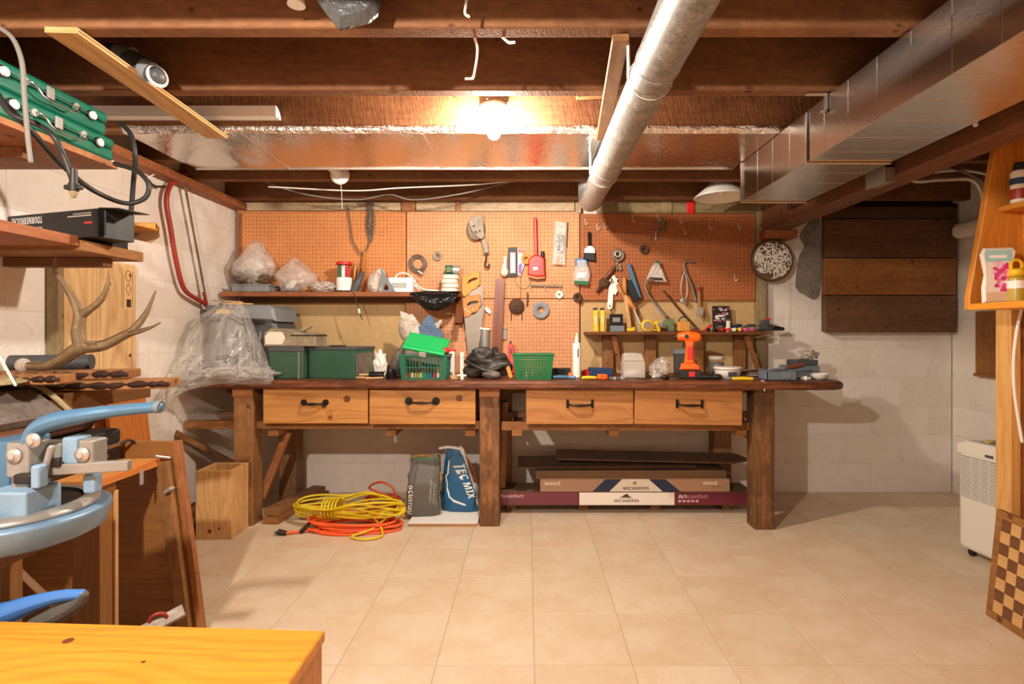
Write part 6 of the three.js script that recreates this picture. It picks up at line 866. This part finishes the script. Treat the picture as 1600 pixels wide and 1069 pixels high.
{ // cases on the desk
  const D = .6566, b = thing('briefcase', 'black hard briefcase with metal band lying on desk', 'briefcase', [-1.57, D, -1.79]);
  part(b, 'shell', bb(-.2, .11, 0, .055, -.17, .3, .014), M.blackGloss); part(b, 'shell', bb(-.2, .11, .062, .118, -.17, .3, .014), M.black); part(b, 'metal_band', bb(-.198, .112, .052, .066, -.172, .302, .003), M.chrome); for (const y of [.03, .09]) part(b, 'stud', cy(.004, .004, .004, [.111, y, -.1], [0, 0, 1.57], 8), M.chrome); part(b, 'latch', tube([[.11, .06, -.16], [.125, .07, -.18], [.13, .06, -.2]], .005, 10), M.iron);
  const l = thing('leather_case', 'flat brown leather case resting on the briefcase', 'case', [-1.6, D + .119, -1.79], [0, .06, 0]); part(l, 'case', bb(-.2, .09, 0, .055, -.13, .3, .024), M.leather); part(l, 'zip', bb(-.195, .093, .024, .03, -.127, .3, .002), M.black);
  const s = thing('soft_grey_bag', 'soft grey folded bag heaped on the desk cases', 'bag', [-1.64, D + .176, -1.63], [0, 0, 0]); part(s, 'bag', ext([[-.26, 0], [.12, 0], [.13, .02], [.02, .1], [-.1, .115], [-.2, .1], [-.26, .06]], .34, .02), M.canvasGrey); part(s, 'beige_binding', tube([[.13, .02, .16], [.02, .108, .17], [-.1, .122, .16], [-.2, .108, .16]], .009, 30, false, 8), M.beige); part(s, 'beige_binding', tube([[.13, .022, -.17], [.03, .1, -.17], [-.1, .12, -.17], [-.2, .105, -.16]], .009, 30, false, 8), M.beige);
  const h = thing('straw_hat', 'beige and yellow hat brim at left picture edge', 'hat', [-1.7, D + .31, -1.6]); part(h, 'brim', lathe([[0, 0], [.14, .004], [.17, -.006], [.172, .0], [.14, .012], [.09, .014], [.085, .02], [0, .05]], undefined, undefined, 36), M.beige); part(h, 'band', tor(.09, .008, [0, .018, 0], [Math.PI / 2, 0, 0], 30), M.yellow); 
  solo('white_rod', 'thin white rod leaning over the bark slabs', 'rod', tube([P(-6, 548, 1.6), P(24, 602, 1.62)], .004, 6, false, 6), M.cable);
}
{ // blue mitre saw on its stand
  const Z = 1.36, q = (px, py, dz = 0) => P(px, py, Z - dz), st = thing('saw_stand', 'dark wooden stand under the blue mitre saw', 'stand');
  const yb = SY(838, Z); part(st, 'top', bb(-1.75, -1.2, yb - .03, yb, -1.5, -1.22, .003), M.cabinetDark, { grain: 0 }); for (const [x, z] of [[-1.7, -1.48], [-1.7, -1.26], [-1.42, -1.48], [-1.42, -1.26]]) part(st, 'leg', bb(x - .03, x + .03, 0, yb - .03, z - .02, z + .02, .003), M.cabinet, { grain: 1 });
  const a = P(-40, 850, 1.5), b = P(70, 955, 1.55), L = a.distanceTo(b), br = part(st, 'brace', bx(.07, L, .025, undefined, undefined, .003), M.cabinet, { grain: 1 }); br.position.copy(a).add(b).multiplyScalar(.5); br.quaternion.setFromUnitVectors(new V3(0, 1, 0), a.clone().sub(b).normalize());
  const g = thing('mitre_saw', 'old blue painted mitre saw with long handle on stand', 'mitre saw');
  const c = P(20, 800, Z); part(g, 'turntable', lathe([[0, yb - c.y], [.165, yb - c.y], [.185, yb - c.y + .01], [.2, yb - c.y + .056], [.197, yb - c.y + .064], [.19, yb - c.y + .066], [0, yb - c.y + .066]], undefined, undefined, 40), M.bluePaint.clone(), { p: c }); g.children[0].material.color.set(0x7fa4c6);
  part(g, 'base_rim', lathe([[.14, .0], [.17, .0], [.175, .01], [.16, .02], [.14, .02]], [c.x, yb + .064, c.z], undefined, 36), M.alu); part(g, 'dark_plate', cy(.135, .135, .012, [c.x, yb + .072, c.z]), M.iron);
  part(g, 'arm', ttube([q(44, 740, .03), q(43, 712, .03), q(47, 690, .03), q(60, 670, .03), q(85, 658, .03), q(130, 649, .02), q(190, 641, 0), q(246, 636, 0)], [.018, .019, .021, .021, .018, .0155, .0145, .014], 60, 14), M.bluePaint); part(g, 'arm_end', cy(.0155, .0155, .012, q(248, 636, 0), [0, 0, 1.45], 16), M.greyBlue); part(g, 'arm_spine', tube([q(80, 700, .04), q(74, 722, .045), q(68, 745, .045)], .008, 16), M.alu);
  const blk = (name, px0, px1, py0, py1, d, m, dz = .03) => { const A0 = P(px0, py0, Z - dz), B0 = P(px1, py1, Z - dz); part(g, name, bb(A0.x, B0.x, B0.y, A0.y, A0.z - d, A0.z, .006), m); };
  blk('fence_block', 8, 45, 692, 748, .06, M.alu, .05); blk('fence_block', 121, 145, 688, 730, .05, M.alu, .02); blk('blue_post', 95, 120, 684, 726, .05, M.blueLight, .02); blk('grey_housing', 48, 95, 692, 728, .05, M.alu, .0); blk('motor_block', -30, 14, 690, 820, .12, M.bluePaint, .02); blk('dark_slot', 70, 92, 716, 730, .01, M.iron, .04); blk('support_post', 16, 44, 745, 790, .05, M.alu, .06); blk('clamp_collar', 18, 47, 742, 758, .06, M.iron, .07); blk('blue_lug', 128, 147, 742, 772, .03, M.blueLight, .0); blk('clamp_lever', 46, 60, 728, 765, .03, M.blueLight, .08); blk('blue_shelf', -30, 40, 770, 830, .1, M.blueLight, .1);
  for (const [px, py, dz] of [[24, 712, .05], [130, 710, .02], [54, 688, .05]]) { const p = P(px, py, Z - dz); part(g, 'bolt', mg(lathe([[.006, 0], [.018, 0], [.018, .006], [.006, .01]], [p.x, p.y, p.z], [Math.PI / 2, 0, 0], 18), cy(.008, .008, .012, [p.x, p.y, p.z + .006], [Math.PI / 2, 0, 0], 6)), M.steel); }
  const A1 = P(57, 735, 1.33), B1 = P(203, 727, 1.36), L1 = A1.distanceTo(B1), bar = part(g, 'guide_bar', bx(L1, .026, .02, undefined, undefined, .003), M.alu); bar.position.copy(A1).add(B1).multiplyScalar(.5); bar.quaternion.setFromUnitVectors(new V3(1, 0, 0), B1.clone().sub(A1).normalize());
}
{ // tool with blue handle and steel bar near the golden chest
  const Z = 1.3, q = (px, py) => P(px, py, Z), g = thing('power_tool_handle', 'blue power tool with grey rubber loop handle on floor', 'power tool');
  part(g, 'blue_handle', ttube([q(-20, 965), q(10, 958), q(50, 944), q(95, 932), q(128, 929)], [.03, .026, .02, .015, .012], 30, 12), M.blueGrip); part(g, 'rubber_grip', ttube([q(130, 930), q(122, 942), q(95, 958), q(60, 975), q(40, 990)], [.012, .018, .022, .02, .02], 30, 12), M.rubber); const p = q(0, 990); part(g, 'body', lumpy(.1, .2, .09, { amp: .06, f: 2, s: 3, n: 24, m: 18 }), M.blueGrip, { p: [p.x - .02, 0, p.z] });
  const k = thing('bar_clamp', 'chrome bar with red tag standing behind golden chest', 'bar', [0, 0, 0]); const a = P(288, 953, 1.55), b = P(180, 1010, 1.45); part(k, 'bar', (() => { const L = a.distanceTo(b) , t = bx(.034, L, .016, undefined, undefined, .003); t.applyQuaternion(new THREE.Quaternion().setFromUnitVectors(new V3(0, 1, 0), a.clone().sub(b).normalize())); t.translate((a.x + b.x) / 2, (a.y + b.y) / 2, (a.z + b.z) / 2); return t; })(), M.oldSteel); part(k, 'red_tag', tor(.02, .005, P(247, 968, 1.51), [.4, .5, 0], 16), M.redOld); part(k, 'foot', bb(b.x - .03, b.x + .03, 0, b.y, b.z - .03, b.z + .03, .004), M.oldSteel);
  const c = thing('golden_chest', 'golden pine chest top in the near left corner', 'chest'); const top = ext([[-1.7, 1.195], [-.42, 1.128], [-.42, .42], [-1.7, .42]], .024, .003).rotateX(-Math.PI / 2); part(c, 'top', top, M.gold, { p: [0, .488, 0], grain: 0 }); part(c, 'body', ext([[-1.68, 1.18], [-.424, 1.122], [-.424, .43], [-1.68, .43]], .474, .002).rotateX(-Math.PI / 2), M.goldSide, { p: [0, .2385, 0] }); for (const [x, z, r] of [[-.92, -1.09, .01], [-.72, -1.02, .004]]) part(c, 'knot', cy(r, r * .8, .001, [x, .5003, z], undefined, 12), M.handleDark);
}
// ---------- right side ----------
{
  const Zf = 2.19, g = thing('wall_cabinet', 'orange wooden wall shelf with tapered side on the right', 'wall shelf');
  const x0 = SX(1514, Zf), x1 = SX(1561, Zf), y0 = SY(484, Zf), y1 = SY(196, Zf), xb = 1.998;
  part(g, 'side', ext([[x0, y0], [xb, y0], [xb, y1], [x1, y1], [x0 - .0, y0 + .05]], .028, .003), M.goldSide, { p: [0, 0, -Zf - .012], grain: 1 });
  part(g, 'top', bb(x1, xb, y1 - .022, y1, -Zf + .003, -1.0, .003), M.gold, { grain: 2 }); part(g, 'bottom', bb(x0, xb, y0 - .002, y0 + .024, -Zf + .003, -1.0, .003), M.gold, { grain: 2 });
  const ys = SY(322, Zf - .02); part(g, 'shelf', bb(x0 + .115, xb, ys - .022, ys, -Zf + .003, -1.0, .003), M.goldSide, { grain: 2 }); part(g, 'back', bb(xb - .008, xb, y0 + .025, y1 - .023, -Zf + .003, -1.0, 0), M.gold, { grain: 2 });
  const can = thing('spray_can', 'spray can with red and white label on cabinet shelf', 'spray can', [SX(1596, 2.12), ys + .0005, -2.13]); part(can, 'can', lathe([[0, 0], [.027, 0], [.028, .004], [.028, .12], [.022, .128], [.014, .132], [0, .133]]), M.offwhite); part(can, 'red_band', xf(new THREE.CylinderGeometry(.0285, .0285, .04, 24, 1, true), [0, .035, 0]), M.redOld); part(can, 'blue_band', xf(new THREE.CylinderGeometry(.0285, .0285, .025, 24, 1, true), [0, .085, 0]), M.navy); part(can, 'cap', cy(.016, .02, .03, [0, .145, 0]), M.black);
  const yb = y0 + .0245, pk = thing('flower_packet', 'pink and turquoise flowered packet standing in the cabinet', 'packet', [SX(1562, 2.12), yb, -2.12], [-.05, -.15, 0]);
  part(pk, 'pouch', ext([[-.06, 0], [.05, 0], [.055, .06], [.048, .13], [.062, .2], [.05, .215], [-.05, .215], [-.062, .19], [-.05, .11], [-.06, .06]], .02, .006), M.paper); part(pk, 'print', card(.095, .2, [-.003, .105, .0105]), print(190, 400, (x, w, h) => { x.fillStyle = '#f3e9df'; x.fillRect(0, 0, w, h); x.fillStyle = '#a7d8d4'; x.fillRect(0, 0, w, 90); x.fillStyle = '#e9c9a6'; x.fillRect(0, 330, w, 70); for (let k = 0; k < 40; k++) { x.fillStyle = ['#e04c92', '#f07ab2', '#d93a80', '#f8c2da'][k % 4]; x.beginPath(); x.ellipse(60 + hash(k, 1, 9) * 90, 100 + hash(k, 2, 9) * 220, 22, 15, k, 0, 7); x.fill(); } x.fillStyle = '#fff'; x.fillRect(30, 40, 120, 22); }));
  const j = thing('bubble_bottle', 'small jar of bath beads with yellow looped cap', 'bottle', [SX(1588, 2.1), yb, -2.1]); part(j, 'jar', lathe([[0, .001], [.028, .001], [.03, .006], [.03, .09], [.024, .1], [0, .1]]), std(0xb79b3a, { roughness: .3 })); part(j, 'label', xf(new THREE.CylinderGeometry(.0304, .0304, .03, 24, 1, true), [0, .068, 0]), M.porcelain); part(j, 'cap', mg(lathe([[0, .13], [.022, .13], [.026, .118], [.026, .1], [0, .1]]), tor(.022, .006, [0, .142, 0], undefined, 24)), M.yellow);
}
{ // dehumidifier
  const g = thing('dehumidifier', 'white dehumidifier with louvred grille behind the partition', 'dehumidifier', [2.335, .0, -2.575], [0, .1, 0]);
  const w = .15, d = .2, h = .585; part(g, 'body', mg(bb(-w + .012, w, .03, h - .04, -d, d, .03), ext([[-d, h - .08], [d, h - .08], [d, h - .03], [d - .05, h - .008], [-d + .05, h - .008], [-d, h - .03]], 2 * w - .02, .006).rotateY(Math.PI / 2)), M.dehum);
  part(g, 'grille_recess', bb(-w + .004, -w + .014, .3, .5, -d + .03, d - .03, 0), M.grey); for (let k = 0; k < 19; k++) part(g, 'louvre', bb(-w + .001, -w + .012, .302 + k * .0105, .308 + k * .0105, -d + .03, d - .03, .001), M.dehum); for (let k = 0; k < 6; k++) part(g, 'grille_rib', bb(-w + .003, -w + .012, .3, .5, -d + .09 + k * .045, -d + .093 + k * .045, 0), M.dehum);
  part(g, 'control_panel', bx(.08, .004, .2, [-.07, h - .006, .0], [0, 0, .05], .001), M.grey); for (let k = 0; k < 4; k++) part(g, 'button', bx(.016, .005, .022, [-.09 + (k % 2) * .03, h - .003, -.03 + Math.floor(k / 2) * .04], [0, 0, .05], .001), M.navy); part(g, 'display', bx(.03, .005, .03, [-.08, h - .003, -.08], [0, 0, .05], .001), M.yellow); part(g, 'badge', bx(.003, .012, .04, [-w + .006, .525, -.02], undefined, .0005), M.darkGrey);
  for (const z of [-.15, .15]) for (const x of [-.1, .1]) part(g, 'caster', mg(cy(.018, .018, .016, [x, .018, z], [0, 0, 1.57]), bx(.02, .02, .03, [x, .03, z])), M.black);
}
{ // chess board leaning on the studs, one square at a time
  const a = P(1538, 961, 2.154), g = thing('chess_board', 'wooden chess board leaning against the studs at right', 'chess board', [1.818, 0, -2.154], [0, -.06, 0]);
  const tilt = new THREE.Group(); tilt.name = 'board'; tilt.rotation.z = -.1; g.add(tilt); const S = .42, fr = .03, sq = (S - 2 * fr) / 8;
  part(tilt, 'panel', bb(0, .016, 0, S, 0, S, .002), M.cabinetDark); part(tilt, 'frame', mg(bb(-.004, .0, 0, fr, 0, S, .001), bb(-.004, 0, S - fr, S, 0, S, .001), bb(-.004, 0, fr, S - fr, 0, fr, .001), bb(-.004, 0, fr, S - fr, S - fr, S, .001)), M.rail, { grain: 2 });
  const sg = [0, 1].map(() => uvBox(flat(bb(-.003, .0, 0, sq - .0006, 0, sq - .0006, 0)), 2)), mats = [wood(0xe2b676, T.clear), wood(0x7a4f32, T.clear)];
  for (let i = 0; i < 8; i++) for (let k = 0; k < 8; k++) { const m = new THREE.Mesh(sg[(i * 3 + k) % 2], mats[(i + k) % 2]); m.name = 'square'; m.position.set(0, fr + i * sq, fr + k * sq); m.castShadow = m.receiveShadow = true; tilt.add(m); }
}
{
  solo('brown_wall_panel', 'brown wooden panel hanging on the right wall', 'board', mg(bb(-.03, 0, 0, .42, -.16, .1, .003), bb(-.045, -.03, 0, .02, -.16, .1, .003)), M.plankMid, [RX - .006, .83, -3.38], undefined, { grain: 1 });
  solo('wall_cable', 'white cable running down beside the studs', 'cable', tube([P(1597, 480, 2.15), P(1590, 510, 2.15), P(1584, 560, 2.15), P(1585, 610, 2.15), P(1592, 660, 2.15), P(1597, 690, 2.15)], .006, 40, false, 6), M.cable);
}
renderer.render(scene, camera);
